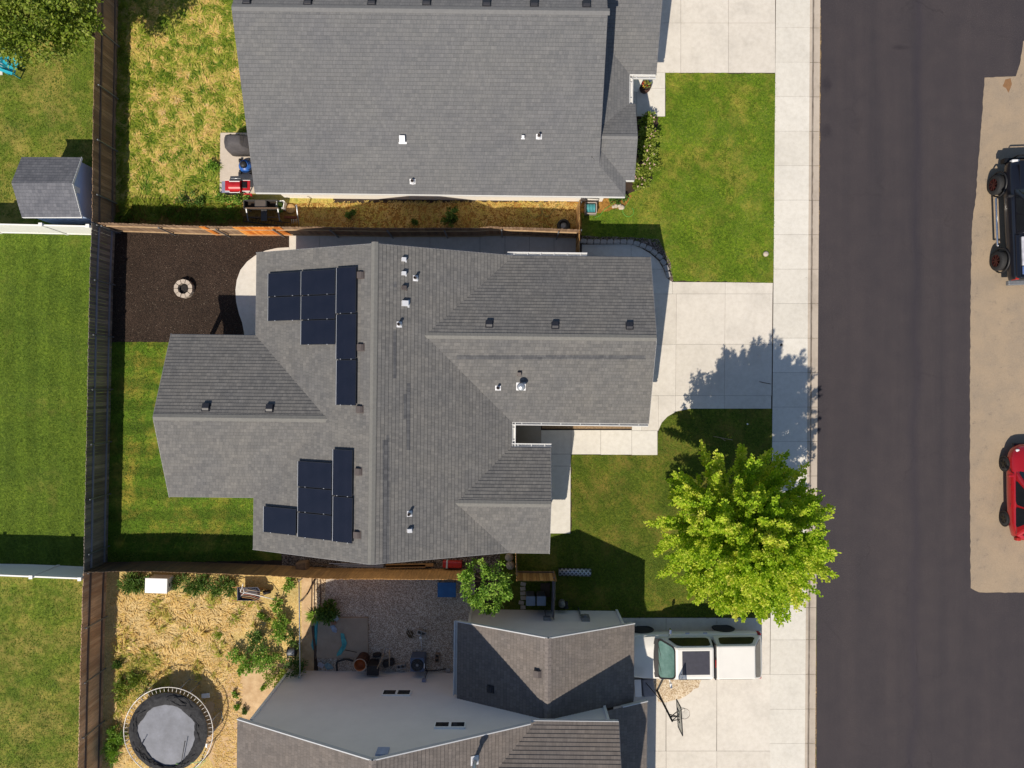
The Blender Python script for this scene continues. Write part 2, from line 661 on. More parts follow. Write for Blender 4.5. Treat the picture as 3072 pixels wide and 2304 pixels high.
# plots stand a kerb's height above the road
bl = MB()
kin = [(2432, -300), (2425, 600), (2420, 1300), (2416, 2000), (2413, 2600)]
bl.prism([(-60, -60), (-60, 60)] + [tuple(P(2434, -1800)[:2])] + [tuple(P(*k)[:2]) for k in kin] + [tuple(P(2405, 4400)[:2])], -.12, 0)
struct(bl.build('plot_soil', SOILD))

sheet('road', [(2452, -2600), (2452, 4800), (3300, 4800), (3300, -2600)], -.1, ROAD)
ap = [(2958, 230), (2948, 380), (2936, 515), (2932, 590), (2921, 662), (2916, 868), (2914, 1200), (2914, 1453), (2916, 1766), (2942, 1779), (3280, 1781), (3280, 120), (3074, 120), (3064, 190), (3052, 226)]
sheet('road_apron', ap, -.094, APRON, .018)
# stain where oil has dripped on the dusty strip
sheet('road_stain', [(3020, 236), (3036, 232), (3040, 250), (3030, 276), (3022, 262), (3012, 256)], -.089, mat('oil_stain', A(140, 104, 70), None, 9, .8), .01)

# grass
for y0_, y1_ in ((-1700, -420), (2700, 4200)):
    sheet('lawn', [(-1500 if y0_ > 0 else 1000, y0_), (2322, y0_), (2322, y1_), (-1500 if y0_ > 0 else 1000, y1_)], .007, LAWN_C)
sheet('lawn', [(-1500, 690), (270, 700), (322, 705), (300, 1700), (-1500, 1700)], .010, LAWN_A)
sheet('lawn', [(-1500, -1500), (340, -1500), (336, 690), (-1500, 690)], .008, LAWN_B)
sheet('lawn', [(-1500, 1701), (310, 1701), (290, 3200), (-1500, 3200)], .009, LAWN_B)
sheet('rough_ground', [(345, -900), (1000, -900), (1000, 612), (345, 640)], .008, ROUGHG)
sheet('dry_ground', [(345, 612), (1745, 606), (1745, 705), (345, 700)], .012, BROWNG, .03)
sheet('lawn', [(1996, 219), (2327, 221), (2320, 848), (2018, 843), (2004, 790), (1985, 745), (1955, 722), (1745, 722), (1745, 600), (1760, 350), (1996, 350)], .022, LAWN_C, .03)
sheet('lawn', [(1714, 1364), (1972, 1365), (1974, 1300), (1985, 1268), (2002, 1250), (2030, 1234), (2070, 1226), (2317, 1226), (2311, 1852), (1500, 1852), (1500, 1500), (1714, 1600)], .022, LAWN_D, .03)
sheet('lawn', [(326, 1026), (860, 1026), (860, 1680), (310, 1690)], .012, LAWN_E, .02)
sheet('mulch_bed', [(330, 690), (880, 700), (880, 1026), (326, 1026)], .020, MULCH, .015)
sheet('gravel_bed', [(1745, 708), (1900, 712), (1975, 718), (2012, 790), (2020, 846), (1745, 760)], .026, DARKGR, .02)
sheet('planting_bed', [(1860, 350), (1975, 352), (1968, 470), (1950, 560), (1860, 590)], .030, SOILD, .05)
sheet('dry_ground', [(1740, 585), (1895, 585), (1880, 622), (1800, 640), (1740, 640)], .028, BROWNG, .05)
# south plot
sheet('dry_ground', [(310, 1690), (905, 1700), (905, 2070), (1010, 2500), (290, 2500)], .010, STRAW)
sheet('bare_ground', [(560, 2080), (760, 1990), (880, 1990), (905, 2060), (720, 2300), (640, 2300)], .014, SOIL, .08)
sheet('bare_ground', [(905, 1700), (942, 1700), (942, 2040), (905, 2040)], .012, SOIL)
sheet('pebble_strip', [(942, 1700), (978, 1700), (976, 1860), (940, 1870)], .018, PEBBLE, .02)
sheet('gravel_bed', [(976, 1700), (1425, 1720), (1440, 2060), (960, 2060), (940, 1870), (976, 1860)], .014, GRAVEL, .02)
sheet('dark_soil', [(1425, 1700), (1660, 1700), (1660, 1845), (1425, 1850)], .016, SOILD, .02)
sheet('side_bed', [(846, 1640), (1545, 1640), (1545, 1718), (846, 1705)], .018, DARKGR, .02)
bw = MB()
for x in (936, 944, 962):
    bw.bar(P(x, 1735, .02), P(x - 2, 1865, .02), .03, .06)
tag(bw.build('landscape_edging', WOODD), 'thin dark landscape edging strips beside the pebble strip', 'edging')

# concrete
conc = []
xs = [1925, 2029, 2175, 2317]
ys = [882, 1033, 1187]
for i in range(3):
    for j in range(2):
        dx = [0, -1.5, -2.5][j]
        conc.append([(xs[i] + dx, ys[j]), (xs[i + 1] + dx, ys[j]), (xs[i + 1] + dx - 1.5, ys[j + 1]), (xs[i] + dx - 1.5, ys[j + 1])])
conc += [[(2017, 846), (2175, 847), (2175, 882), (2029, 882), (2017, 882)], [(2175, 847), (2318, 849), (2317, 882), (2175, 882)],
         [(2026, 1187), (2172, 1187), (2172, 1226), (2070, 1226), (2030, 1234), (2026, 1236)], [(2172, 1187), (2313, 1187), (2313, 1226), (2172, 1226)],
         [(1925, 1187), (1975, 1187), (1975, 1292), (1925, 1292)],
         [(1975, 1187), (2026, 1187), (2026, 1236), (2002, 1250), (1985, 1268), (1975, 1290)]]
slabs('driveway', conc, .035, CONC, .0045)
walk = [[(1745, 734), (1893, 733), (1893, 790), (1745, 790)],
        [(1893, 733), (1922, 744), (1952, 762), (1976, 784), (1990, 808), (1893, 808)],
        [(1893, 808), (1990, 808), (1996, 824), (2004, 838), (2017, 846), (2017, 882), (1893, 882)]]
nx = [868, 960, 1128, 1290, 1440, 1515, 1588, 1662, 1740]
for i in range(8):
    walk.append([(nx[i], 708 if i > 1 else 707), (nx[i + 1], 708), (nx[i + 1], 790), (nx[i], 790)])
walk.append([(868, 742), (832, 744), (797, 752), (767, 766), (742, 785), (722, 810), (711, 840), (707, 870), (709, 905), (717, 940), (727, 968), (733, 1000), (733, 1030), (860, 1030), (868, 900)])
walk += [[(1623, 1290), (1713, 1290), (1713, 1362), (1623, 1362)], [(1713, 1290), (1802, 1290), (1802, 1363), (1713, 1363)],
         [(1802, 1290), (1895, 1290), (1895, 1364), (1802, 1364)], [(1895, 1292), (1972, 1292), (1972, 1365), (1895, 1365)],
         [(1895, 1250), (1925, 1250), (1925, 1292), (1895, 1292)],
         [(1620, 1362), (1713, 1362), (1712, 1398), (1620, 1398)], [(1620, 1398), (1712, 1398), (1711, 1600), (1620, 1600)]]
slabs('path', walk, .04, CONC2, .006)
slabs('porch', [[(1520, 1240), (1623, 1240), (1623, 1380), (1520, 1380)]], .11, concrete_mat('porch_concrete', A(176, 168, 156), .1))
nd = []
for i, (x0, x1) in enumerate(((1940, 2042), (2042, 2185), (2185, 2325))):
    for y0, y1 in ((-420, -100), (-100, 70), (70, 219)):
        nd.append([(x0, y0), (x1, y0), (x1, y1), (x0, y1)])
slabs('driveway', nd, .035, CONC, .006)
slabs('path', [[(1850, 219), (1910, 219), (1910, 350), (1850, 350)], [(1910, 219), (1995, 219), (1995, 266), (1910, 266)], [(1910, 266), (1995, 266), (1995, 350), (1910, 350)]], .04, CONC2, .006)
sd = []
for x0, x1 in ((1840, 1998), (1998, 2150), (2150, 2310)):
    for y0, y1 in ((1853, 2022), (2022, 2252), (2252, 2480), (2480, 2700)):
        sd.append([(x0, y0), (x1, y0), (x1 - 1, y1), (x0, y1)])
slabs('driveway', sd, .035, CONC, .006)
slabs('patio', [[(662, 399), (800, 399), (800, 582), (660, 580)]], .05, concrete_mat('patio_concrete', A(208, 196, 182), .2))
side = []
jy = [-640 + 103.4 * k for k in range(24)] + [1823, 1919, 2023, 2127, 2230, 2333, 2436, 2540, 2643]
jy = sorted(set([y for y in jy if y < 1780 or y >= 1823]))
XL = lambda y: 2327 - (y - 0) * .0085
XR = lambda y: 2430 - (y - 0) * .0068
for y0, y1 in zip(jy[:-1], jy[1:]):
    side.append([(XL(y0), y0), (XR(y0), y0), (XR(y1), y1), (XL(y1), y1)])
slabs('sidewalk', side, .03, CONC2, .0045)
# rolled kerb: a sloping strip from the pavement down to the road, jointed like the pavement
bk = MB()
for y0, y1 in zip(jy[:-1], jy[1:]):
    tn = rnd.random()
    prof = [(0, .03), (7, .035), (10, -.02), (14, -.055), (24, -.085), (31, -.094)]
    for (a, za), (b, zb) in zip(prof[:-1], prof[1:]):
        g = .5
        bk.face([P(XR(y0) + a, y0 + g, za), P(XR(y0) + b, y0 + g, zb), P(XR(y1) + b, y1 - g, zb), P(XR(y1) + a, y1 - g, za)][::-1], tint=tn)
struct(bk.build('kerb', concrete_mat('kerb_concrete', A(192, 180, 166, .84), .25)))
# dirt washed into the kerb's gutter line
bk = MB()
for y0, y1 in zip(jy[:-1], jy[1:]):
    n_ = 8
    for k in range(n_):
        ya, yb = y0 + (y1 - y0) * k / n_, y0 + (y1 - y0) * (k + 1) / n_
        wa = [9.5 + 1.6 * noise.noise(Vector((yy * .03, 0, 2))) for yy in (ya, yb)]
        wb = [12.5 + 2.2 * noise.noise(Vector((yy * .045, 7, 2))) for yy in (ya, yb)]
        zz = lambda o: (-.02 - (o - 10) * .00875 if o > 10 else .035 - (o - 7) * .0183) + .006
        bk.face([P(XR(ya) + wa[0], ya, zz(wa[0])), P(XR(yb) + wa[1], yb, zz(wa[1])), P(XR(yb) + wb[1], yb, zz(wb[1])), P(XR(ya) + wb[0], ya, zz(wb[0]))])
struct(bk.build('kerb_dirt', mat('gutter_dirt', A(150, 136, 120), A(112, 100, 88), 5, .95)))
# sun-dried grit gathered along the kerb's foot
sheet('kerb_grit', [(2461, -400), (2466, 100), (2460, 700), (2452, 800), (2452, 1300), (2449, 1700), (2452, 2100), (2450, 2700), (2440, 2700), (2442, 1500), (2446, 900), (2454, 300)], -.096, speck_mat('grit', [(0, A(58, 50, 44)), (.5, A(120, 100, 76)), (1, A(190, 160, 110))], 40), .02)
# stone veneer planter strip under the garage eave
slabs('planter_strip', [[(1625, 1268), (1895, 1268), (1895, 1286), (1625, 1286)]], .06, mat('tan_bark', A(176, 148, 112), A(120, 98, 74), 14, .9, bump=.5, bscale=40))
slabs('garden_pad', [[(956, 1850), (1105, 1850), (1106, 1972), (950, 1972)]], .10, CONC3)
sheet('pebble_spill', [(1905, 2036), (2105, 2036), (2095, 2062), (2060, 2084), (2030, 2098), (1975, 2104), (1960, 2060), (1905, 2060)], .042, speck_mat('pale_pebbles', [(0, A(160, 134, 104)), (.4, A(206, 184, 152)), (1, A(232, 218, 194))], 26, bump=.5, dist=.02), .07)

# ------------------------------------------------------------------ roofs
PITCH = 5 / 12
EZ = 2.65


def plane(a, b, c):
    return lambda u, v: a * u + b * v + c


def clip(poly, ax, lo, hi):
    """keep the part of a 2-D polygon with lo <= p.ax <= hi"""
    for sgn, lim in ((1, lo), (-1, -hi)):
        out = []
        for i in range(len(poly)):
            p, q = poly[i - 1], poly[i]
            dp, dq = sgn * (p[0] * ax[0] + p[1] * ax[1]) - lim, sgn * (q[0] * ax[0] + q[1] * ax[1]) - lim
            if dp >= 0 and dq >= 0:
                out.append(q)
            elif dp >= 0 or dq >= 0:
                t = dp / (dp - dq)
                m = (p[0] + (q[0] - p[0]) * t, p[1] + (q[1] - p[1]) * t)
                out.append(m)
                if dq >= 0:
                    out.append(q)
        poly = out
        if len(poly) < 3:
            return []
    return poly


def shingle(b, poly, grad, c, t0, lift=.017):
    """courses of shingles on the roof plane z = grad.(u,v) + c; each course overlaps the one below"""
    g = math.hypot(*grad)
    ax = (grad[0] / g, grad[1] / g)
    sx = (-ax[1], ax[0])
    cosp = 1 / math.sqrt(1 + g * g)
    d = .143 * cosp
    if area(poly) < 0:
        poly = poly[::-1]
    ts = [p[0] * ax[0] + p[1] * ax[1] for p in poly]
    k = int(math.floor((min(ts) - t0) / d))
    while t0 + k * d < max(ts):
        lo = t0 + k * d
        pc = clip(poly, ax, lo, lo + d)
        if len(pc) >= 3 and abs(area(pc)) > 1e-5:
            jig = ((k * 7919) % 13) * .17
            pts, uvs = [], []
            for p in pc:
                t = p[0] * ax[0] + p[1] * ax[1]
                fr = (t - lo) / d
                pts.append(L(p[0], p[1], grad[0] * p[0] + grad[1] * p[1] + c + lift * (1 - fr)))
                uvs.append((p[0] * sx[0] + p[1] * sx[1] + jig + 40, (t - t0) / cosp * .9999 + .0003 + 14.3))
            b.face(pts, uvs)
            ed = [i for i, p in enumerate(pc) if abs(p[0] * ax[0] + p[1] * ax[1] - lo) < 1e-6]
            if len(ed) >= 2:
                ps = sorted((pc[i] for i in ed), key=lambda p: p[0] * sx[0] + p[1] * sx[1])
                p, q = ps[0], ps[-1]
                zp, zq = grad[0] * p[0] + grad[1] * p[1] + c, grad[0] * q[0] + grad[1] * q[1] + c
                u0, u1 = p[0] * sx[0] + p[1] * sx[1] + jig + 40, q[0] * sx[0] + q[1] * sx[1] + jig + 40
                vv = (lo - t0) / cosp + .01 + 14.3
                b.face([L(p[0], p[1], zp - .004), L(p[0], p[1], zp + lift), L(q[0], q[1], zq + lift), L(q[0], q[1], zq - .004)], [(u0, vv), (u0, vv), (u1, vv), (u1, vv)])
        k += 1


def ridge_cap(parent, m, p, q, nl, nr, half=.14, step=.145):
    """overlapping caps along a ridge from p to q; nl, nr are unit vectors lying on the two slopes"""
    b = MB()
    p, q = Vector(p), Vector(q)
    d = q - p
    n = max(1, int(d.length / step))
    for i in range(n):
        a, e = p + d * (i / n), p + d * ((i + 1) / n + .006)
        za, ze = Vector((0, 0, .022 + .008)), Vector((0, 0, .022))
        tn = rnd.random()
        b.face([a + za, a + za + nl * half, e + ze + nl * half, e + ze], tint=tn)
        b.face([a + za, e + ze, e + ze + nr * half, a + za + nr * half], tint=tn)
        b.face([a + za, a + za + nr * half, a + nr * half, a + nl * half, a + za + nl * half], tint=tn)
    return b.build('ridge_cap', m, parent)


def slope_dir(u, v, g):
    w = L(u, v, 0) - L(0, 0, 0)
    w.z = g
    return w.normalized()


def gable_fill(b, axis, lo, hi, c0, c1, z0, zr):
    """closed prism that fills the space under a gable roof; axis 'u' or 'v' is the ridge direction"""
    m = (c0 + c1) / 2
    def q(t, s, z):
        return L(t, s, z) if axis == 'u' else L(s, t, z)
    V = [q(lo, c0, z0), q(lo, c1, z0), q(lo, m, zr), q(hi, c0, z0), q(hi, c1, z0), q(hi, m, zr)]
    b.mesh(V, [(0, 1, 2), (3, 5, 4), (0, 2, 5, 3), (1, 4, 5, 2), (0, 3, 4, 1)])


def wall_box(b, u0, u1, v0, v1, z0, z1):
    b.prism([tuple(L(u, v)[:2]) for u, v in ((u0, v0), (u1, v0), (u1, v1), (u0, v1))], z0, z1)


def fascia(name, edges, m, parent, h=.17, w=.03, drop=.005):
    for p, q in edges:
        b = MB()
        p, q = L(*p), L(*q)
        dz = Vector((0, 0, h / 2 + drop))
        b.bar(p - dz, q - dz, w, h)
        b.build(name, m, parent)


def gutter(parent, p, q, out, m, w=.13, h=.11, straps=6):
    """open trough along an eave, with straps across its mouth"""
    p, q, out = L(*p), L(*q), (L(*out) - L(0, 0, 0)).normalized()
    b = MB()
    dn = Vector((0, 0, -h))
    t = .016
    for off, hh in ((0.02, 0), (w, 0)):
        b.bar(p + out * off + dn * .5, q + out * off + dn * .5, t, h)
    b.bar(p + out * (w / 2) + dn, q + out * (w / 2) + dn, w, t)
    b.bar(p + out * (w + .006) - Vector((0, 0, .004)), q + out * (w + .006) - Vector((0, 0, .004)), .035, .02)
    for i in range(straps):
        c = p.lerp(q, (i + .5) / straps)
        b.bar(c + out * .03 - Vector((0, 0, .012)), c + out * (w - .01) - Vector((0, 0, .012)), .03, .012)
    g = b.build('gutter', m, parent)
    return g


VENTM = mat('vent_black', (.022, .023, .03, 1), None, 12, .45, var=.2)
VENTB = mat('vent_brown', A(92, 84, 82), None, 12, .6)
PALET = mat('pale_trim', (.52, .53, .55, 1), None, 5, .5, var=.06)
WMET = mat('white_metal', (.62, .63, .66, 1), None, 9, .4, var=.05)


def frame_on(u, v, z, grad):
    """matrix on a roof plane: x along the eave, y upslope, z normal"""
    n = (Vector((-grad[0], -grad[1], 1))).normalized()
    up = Vector((grad[0], grad[1], grad[0] ** 2 + grad[1] ** 2)).normalized()
    x = up.cross(n)
    R = Matrix((x, up, n)).transposed()
    R = Matrix.Rotation(-.0115, 3, 'Z') @ R
    return R, L(u, v, z)


def roof_vent(parent, px, py, zf, grad, m, w=.30, hgt=.11):
    u, v, z = on_plane(px, py, zf, .06)
    R, o = frame_on(u, v, zf(u, v), grad)
    b = MB()
    def T(x, y, zz):
        return o + R @ Vector((x, y, zz))
    a = w / 2
    # flange, then a hood that is high at the down-slope mouth
    V = [T(-a * 1.25, -a * 1.2, .02), T(a * 1.25, -a * 1.2, .02), T(a * 1.25, a * 1.35, .02), T(-a * 1.25, a * 1.35, .02),
         T(-a * 1.25, -a * 1.2, .026), T(a * 1.25, -a * 1.2, .026), T(a * 1.25, a * 1.35, .026), T(-a * 1.25, a * 1.35, .026)]
    b.mesh(V, [(0, 1, 5, 4), (1, 2, 6, 5), (2, 3, 7, 6), (3, 0, 4, 7), (4, 5, 6, 7)])
    V = [T(-a, -a, .03), T(a, -a, .03), T(a, a * 1.1, .03), T(-a, a * 1.1, .03), T(-a, -a, hgt), T(a, -a, hgt), T(a, a * .5, hgt), T(-a, a * .5, hgt), T(a * .9, a * 1.1, .05), T(-a * .9, a * 1.1, .05)]
    b.mesh(V, [(0, 1, 5, 4), (1, 2, 8, 6, 5), (3, 0, 4, 7, 9), (4, 5, 6, 7), (7, 6, 8, 9), (2, 3, 9, 8)])
    return b.build('roof_vent', m, parent, bevel=.012)


def pipe_vent(parent, px, py, zf, grad, r=.055, h=.28, plate=.23, pm=None, fm=None, name='vent_pipe'):
    u, v, z = on_plane(px, py, zf, .1)
    R, o = frame_on(u, v, zf(u, v), grad)
    b = MB()
    a = plate / 2
    q = [o + R @ Vector(p) for p in ((-a, -a * .8, .024), (a, -a * .8, .024), (a, a, .024), (-a, a, .024))]
    q2 = [p + R @ Vector((0, 0, .008)) for p in q]
    b.mesh(q + q2, [(4, 5, 6, 7), (0, 1, 5, 4), (1, 2, 6, 5), (2, 3, 7, 6), (3, 0, 4, 7)])
    b.lathe(o, [(r * 2.0, -.02), (r * 1.5, .09), (r * 1.1, .13)], 16)
    fl = b.build('flashing', fm or WMET, parent)
    b = MB()
    n = 16
    b.lathe(o, [(r, -.05), (r, h), (r * .8, h), (r * .8, h - .12), (0, h - .12)], n)
    b.build(name, pm or VENTB, fl)
    return fl


def box_vent(parent, px, py, zf, grad, s, m):
    u, v, z = on_plane(px, py, zf, .08)
    R, o = frame_on(u, v, zf(u, v), grad)
    b = MB()
    for (x0, x1, y0, y1, z0, z1) in ((-s * .6, s * .6, -s * .75, -s * .45, .022, .032), (-s * .42, s * .42, -s * .45, s * .5, .0, .16)):
        V = [o + R @ Vector((x, y, zz)) for x in (x0, x1) for y in (y0, y1) for zz in (z0, z1)]
        b.mesh(V, [(0, 1, 3, 2), (4, 6, 7, 5), (0, 4, 5, 1), (2, 3, 7, 6), (0, 2, 6, 4), (1, 5, 7, 3)])
    return b.build('exhaust_vent', m, parent, bevel=.012)


def patch(parent, px0, px1, py0, py1, zf, grad, c, t0):
    pts = [on_plane(x, y, zf, 0)[:2] for x, y in ((px0, py0), (px1, py0), (px1, py1), (px0, py1))]
    b = MB()
    shingle(b, pts, grad, c + .005, t0)
    return b.build('shingle_patch', GD, parent)


# ================================================================== main house
mh = thing('house', 'grey shingled house in the middle with solar panels on its roof', 'house', L(-3, -1))
M0, M1, MR = -10.6, 0.0, -5.3             # west eave, east eave, ridge
VN, VS = 5.3, -6.95
ZR = EZ + 5.3 * PITCH
zW = plane(PITCH, 0, EZ - PITCH * M0)
zE = plane(-PITCH, 0, EZ)
zGN = plane(0, -PITCH, EZ + PITCH * 5.3)
zGS = plane(0, PITCH, EZ + PITCH * 1.56)
zSN = plane(0, -PITCH, EZ + PITCH * -2.61)
zSS = plane(0, PITCH, EZ + PITCH * 6.97)
zWN = plane(0, -PITCH, EZ + PITCH * 1.89)
zWS = plane(0, PITCH, EZ + PITCH * 4.81)
b = MB()
for pl in ([(M0, VN), (MR, VN), (MR, -1.46), (-7.24, -1.46), (M0, 1.89)], [(MR, -1.46), (MR, VS), (M0, VS), (M0, -4.81), (-7.24, -1.46)]):
    shingle(b, pl, (PITCH, 0), EZ - PITCH * M0, M0)
for pl in ([(MR, VN), (0, VN), (-3.43, 1.87), (MR, 1.87)], [(MR, 1.87), (-3.43, 1.87), (0, -1.56), (0, -2.61), (-2.18, -4.79), (MR, -4.79)],
           [(MR, -4.79), (-2.18, -4.79), (0, -6.97), (0, VS), (MR, VS)]):
    shingle(b, pl, (-PITCH, 0), EZ, 0.0)
GE = 5.66
shingle(b, [(0, 5.3), (GE, 5.3), (GE, 1.87), (-3.43, 1.87)], (0, -PITCH), EZ + PITCH * 5.3, -5.3)
shingle(b, [(0, -1.56), (-3.43, 1.87), (GE, 1.87), (GE, -1.56)], (0, PITCH), EZ + PITCH * 1.56, -1.56)
shingle(b, [(0, -2.61), (-2.18, -4.79), (1.62, -4.79), (1.62, -2.61)], (0, -PITCH), EZ - PITCH * 2.61, 2.61)
shingle(b, [(0, -6.97), (1.62, -6.97), (1.62, -4.79), (-2.18, -4.79)], (0, PITCH), EZ + PITCH * 6.97, -6.97)
shingle(b, [(M0, 1.89), (-7.24, -1.46), (-14.1, -1.46), (-14.1, 1.89)], (0, -PITCH), EZ + PITCH * 1.89, -1.89)
shingle(b, [(M0, -4.81), (-14.1, -4.81), (-14.1, -1.46), (-7.24, -1.46)], (0, PITCH), EZ + PITCH * 4.81, -4.81)
mroof = b.build('roof', G2, mh)
sl = lambda u, v: slope_dir(u, v, -PITCH)
ridge_cap(mroof, CAPG[G2], L(MR, VS, ZR), L(MR, VN, ZR), sl(-1, 0), sl(1, 0))
ridge_cap(mroof, CAPG[G2], L(GE, 1.87, EZ + 3.43 * PITCH), L(-3.43, 1.87, EZ + 3.43 * PITCH), sl(0, -1), sl(0, 1))
ridge_cap(mroof, CAPG[G2], L(1.62, -4.79, EZ + 2.18 * PITCH), L(-2.18, -4.79, EZ + 2.18 * PITCH), sl(0, -1), sl(0, 1))
ridge_cap(mroof, CAPG[G2], L(-14.1, -1.46, EZ + 3.35 * PITCH), L(-7.24, -1.46, EZ + 3.35 * PITCH), sl(0, 1), sl(0, -1))
b = MB()
# walls: living block, garage, bedroom bay; the west wing is an open patio cover on posts
wall_box(b, -10.15, -1.75, -6.6, 4.95, 0, 2.52)
wall_box(b, -1.75, 5.3, -1.1, 4.9, 0, 2.52)
wall_box(b, -1.75, 1.25, -6.6, -3.05, 0, 2.52)
gable_fill(b, 'v', -6.6, 4.95, -10.15, -.45, 2.54, ZR - .24)
gable_fill(b, 'u', -3.0, 5.3, -1.1, 4.9, 2.56, EZ + 3.43 * PITCH - .22)
gable_fill(b, 'u', -2.0, 1.25, -6.6, -3.05, 2.55, EZ + 2.18 * PITCH - .22)
gable_fill(b, 'u', -13.9, -10.4, -4.5, 1.6, 2.62, EZ + 3.35 * PITCH - .16)
b.build('wall', STUCCO, mh)
zr_g, zr_s, zr_w = EZ + 3.43 * PITCH, EZ + 2.18 * PITCH, EZ + 3.35 * PITCH
fascia('fascia', [((M0, VN, EZ), (MR, VN, ZR)), ((MR, VN, ZR), (0, VN, EZ)), ((M0, VS, EZ), (MR, VS, ZR)), ((MR, VS, ZR), (0, VS, EZ)),
                  ((GE, 5.3, EZ), (GE, 1.87, zr_g)), ((GE, 1.87, zr_g), (GE, -1.56, EZ)), ((1.62, -2.61, EZ), (1.62, -4.79, zr_s)), ((1.62, -4.79, zr_s), (1.62, -6.97, EZ)),
                  ((-14.1, 1.89, EZ), (-14.1, -1.46, zr_w)), ((-14.1, -1.46, zr_w), (-14.1, -4.81, EZ)),
                  ((M0, VN, EZ), (M0, 1.89, EZ)), ((M0, -4.81, EZ), (M0, VS, EZ)), ((-14.1, 1.89, EZ), (M0, 1.89, EZ)), ((-14.1, -4.81, EZ), (M0, -4.81, EZ)),
                  ((0, 5.3, EZ), (GE, 5.3, EZ)), ((0, -1.56, EZ), (GE, -1.56, EZ)), ((0, -1.56, EZ), (0, -2.61, EZ)), ((0, -2.61, EZ), (1.62, -2.61, EZ)), ((0, -6.97, EZ), (1.62, -6.97, EZ))], FASCIA, mh)
for y in (1.55, -4.45):
    b = MB()
    b.box(L(-13.75, y, 1.27), (.16, .16, 2.5))
    b.build('post', STUCCO, mh)
b = MB()
b.box(L(.25, -1.42, 1.27), (.18, .18, 2.4))
b.build('post', STUCCO, mh)
gutter(mh, (0.02, -1.57, EZ - .03), (GE, -1.57, EZ - .03), (0, -1, 0), GUTW, .105, straps=7)
gutter(mh, (0.02, -1.6, EZ - .035), (0.02, -2.6, EZ - .035), (1, 0, 0), GUTW, straps=2)
gutter(mh, (0.0, -2.6, EZ - .03), (1.66, -2.6, EZ - .03), (0, 1, 0), GUTW, straps=3)
gutter(mh, (-.25, 5.31, EZ - .03), (3.05, 5.31, EZ - .03), (0, 1, 0), GUTW, straps=6)
# garage door and front door (face the street)
b = MB()
for k in range(4):
    b.box(L(5.325, 1.9, .33 + k * .56), (.05, 4.8, .54))
b.build('garage_door', WHITE, mh)
b = MB()
b.box(L(-1.72, -2.1, 1.05), (.06, .95, 2.05))
b.build('door', WOODD, mh)
# vents
gW, gE, gGS, gGN, gWN = (PITCH, 0), (-PITCH, 0), (0, PITCH), (0, -PITCH), (0, -PITCH)
for x, y in ((1083, 825), (1083, 1042), (1080, 1228), (1076, 1415), (1072, 1605)):
    roof_vent(mh, x, y, zW, gW, VENTB, .25, .12)
for x, y in ((617, 1222), (808, 1225)):
    roof_vent(mh, x, y, zWN, gWN, VENTM, .27, .11)
for x, y in ((1468, 972), (1666, 976), (1889, 978)):
    roof_vent(mh, x, y, zGN, gGN, VENTM, .25, .11)
box_vent(mh, 1209, 778, zE, gE, .17, WMET)
box_vent(mh, 1209, 820, zE, gE, .17, WMET)
pipe_vent(mh, 1246, 834, zE, gE)
box_vent(mh, 1210, 863, zE, gE, .18, VENTB)
box_vent(mh, 1213, 910, zE, gE, .25, WMET)
pipe_vent(mh, 1197, 973, zE, gE)
pipe_vent(mh, 1228, 1542, zE, gE)
box_vent(mh, 1226, 1592, zE, gE, .17, WMET)
pipe_vent(mh, 1494, 1164, zGS, gGS)
box_vent(mh, 1558, 1119, zGS, gGS, .17, VENTB)
# galvanized flue with a rain cap
fl = pipe_vent(mh, 1563, 1160, zGS, gGS, .085, .42, .38, STEEL, WMET, 'flue_pipe')
u, v, z = on_plane(1563, 1160, zGS, .1)
b = MB()
b.lathe(L(u, v, z + .36), [(.16, -.04), (.17, .0), (.12, .05), (.0, .09)], 18)
b.build('flue_cap', STEEL, fl)
sheet_u = [on_plane(x, y, zGS)[:2] for x, y in ((1556, 1170), (1578, 1170), (1584, 1236), (1556, 1236))]
for x0, x1, y0, y1 in ((1180, 1190, 992, 1135), (1220, 1231, 1150, 1350), (1211, 1220, 1183, 1256), (1159, 1168, 1306, 1690), (1148, 1159, 1320, 1690), (1181, 1190, 845, 862)):
    patch(mh, x0, x1, y0, y1, zE, gE, EZ, 0.0)
patch(mh, 1370, 1937, 1066, 1078, zGS, gGS, EZ + PITCH * 1.56, -1.56)


# solar panels ------------------------------------------------------------
def cell_mat():
    t = NT('solar_cells')
    setb(t, .16, 0, .5)
    co = t.obj()
    w = t.n('ShaderNodeTexWave', wave_type='BANDS', bands_direction='X', wave_profile='SIN')
    w.inputs['Scale'].default_value = 6.5
    t.l(co, w.inputs['Vector'])
    c = t.ramp(w.outputs['Fac'], [(.0, (.004, .005, .010)), (.8, (.006, .008, .017)), (1, (.02, .023, .04))])
    n = t.noise(1.4, 4, .6, co)
    c = t.mix(c, t.ramp(n, [(.3, (.8, .8, .85)), (.7, (1.25, 1.15, 1.1))]), 1.0, 'MULTIPLY')
    t.l(c, t.b.inputs['Base Color'])
    return t.m


CELL = cell_mat()
RAIL = mat('panel_frame', (.05, .052, .06, 1), None, 5, .4, metal=.6)
RAILW = mat('panel_edge', (.72, .73, .75, 1), None, 5, .35, metal=.5)


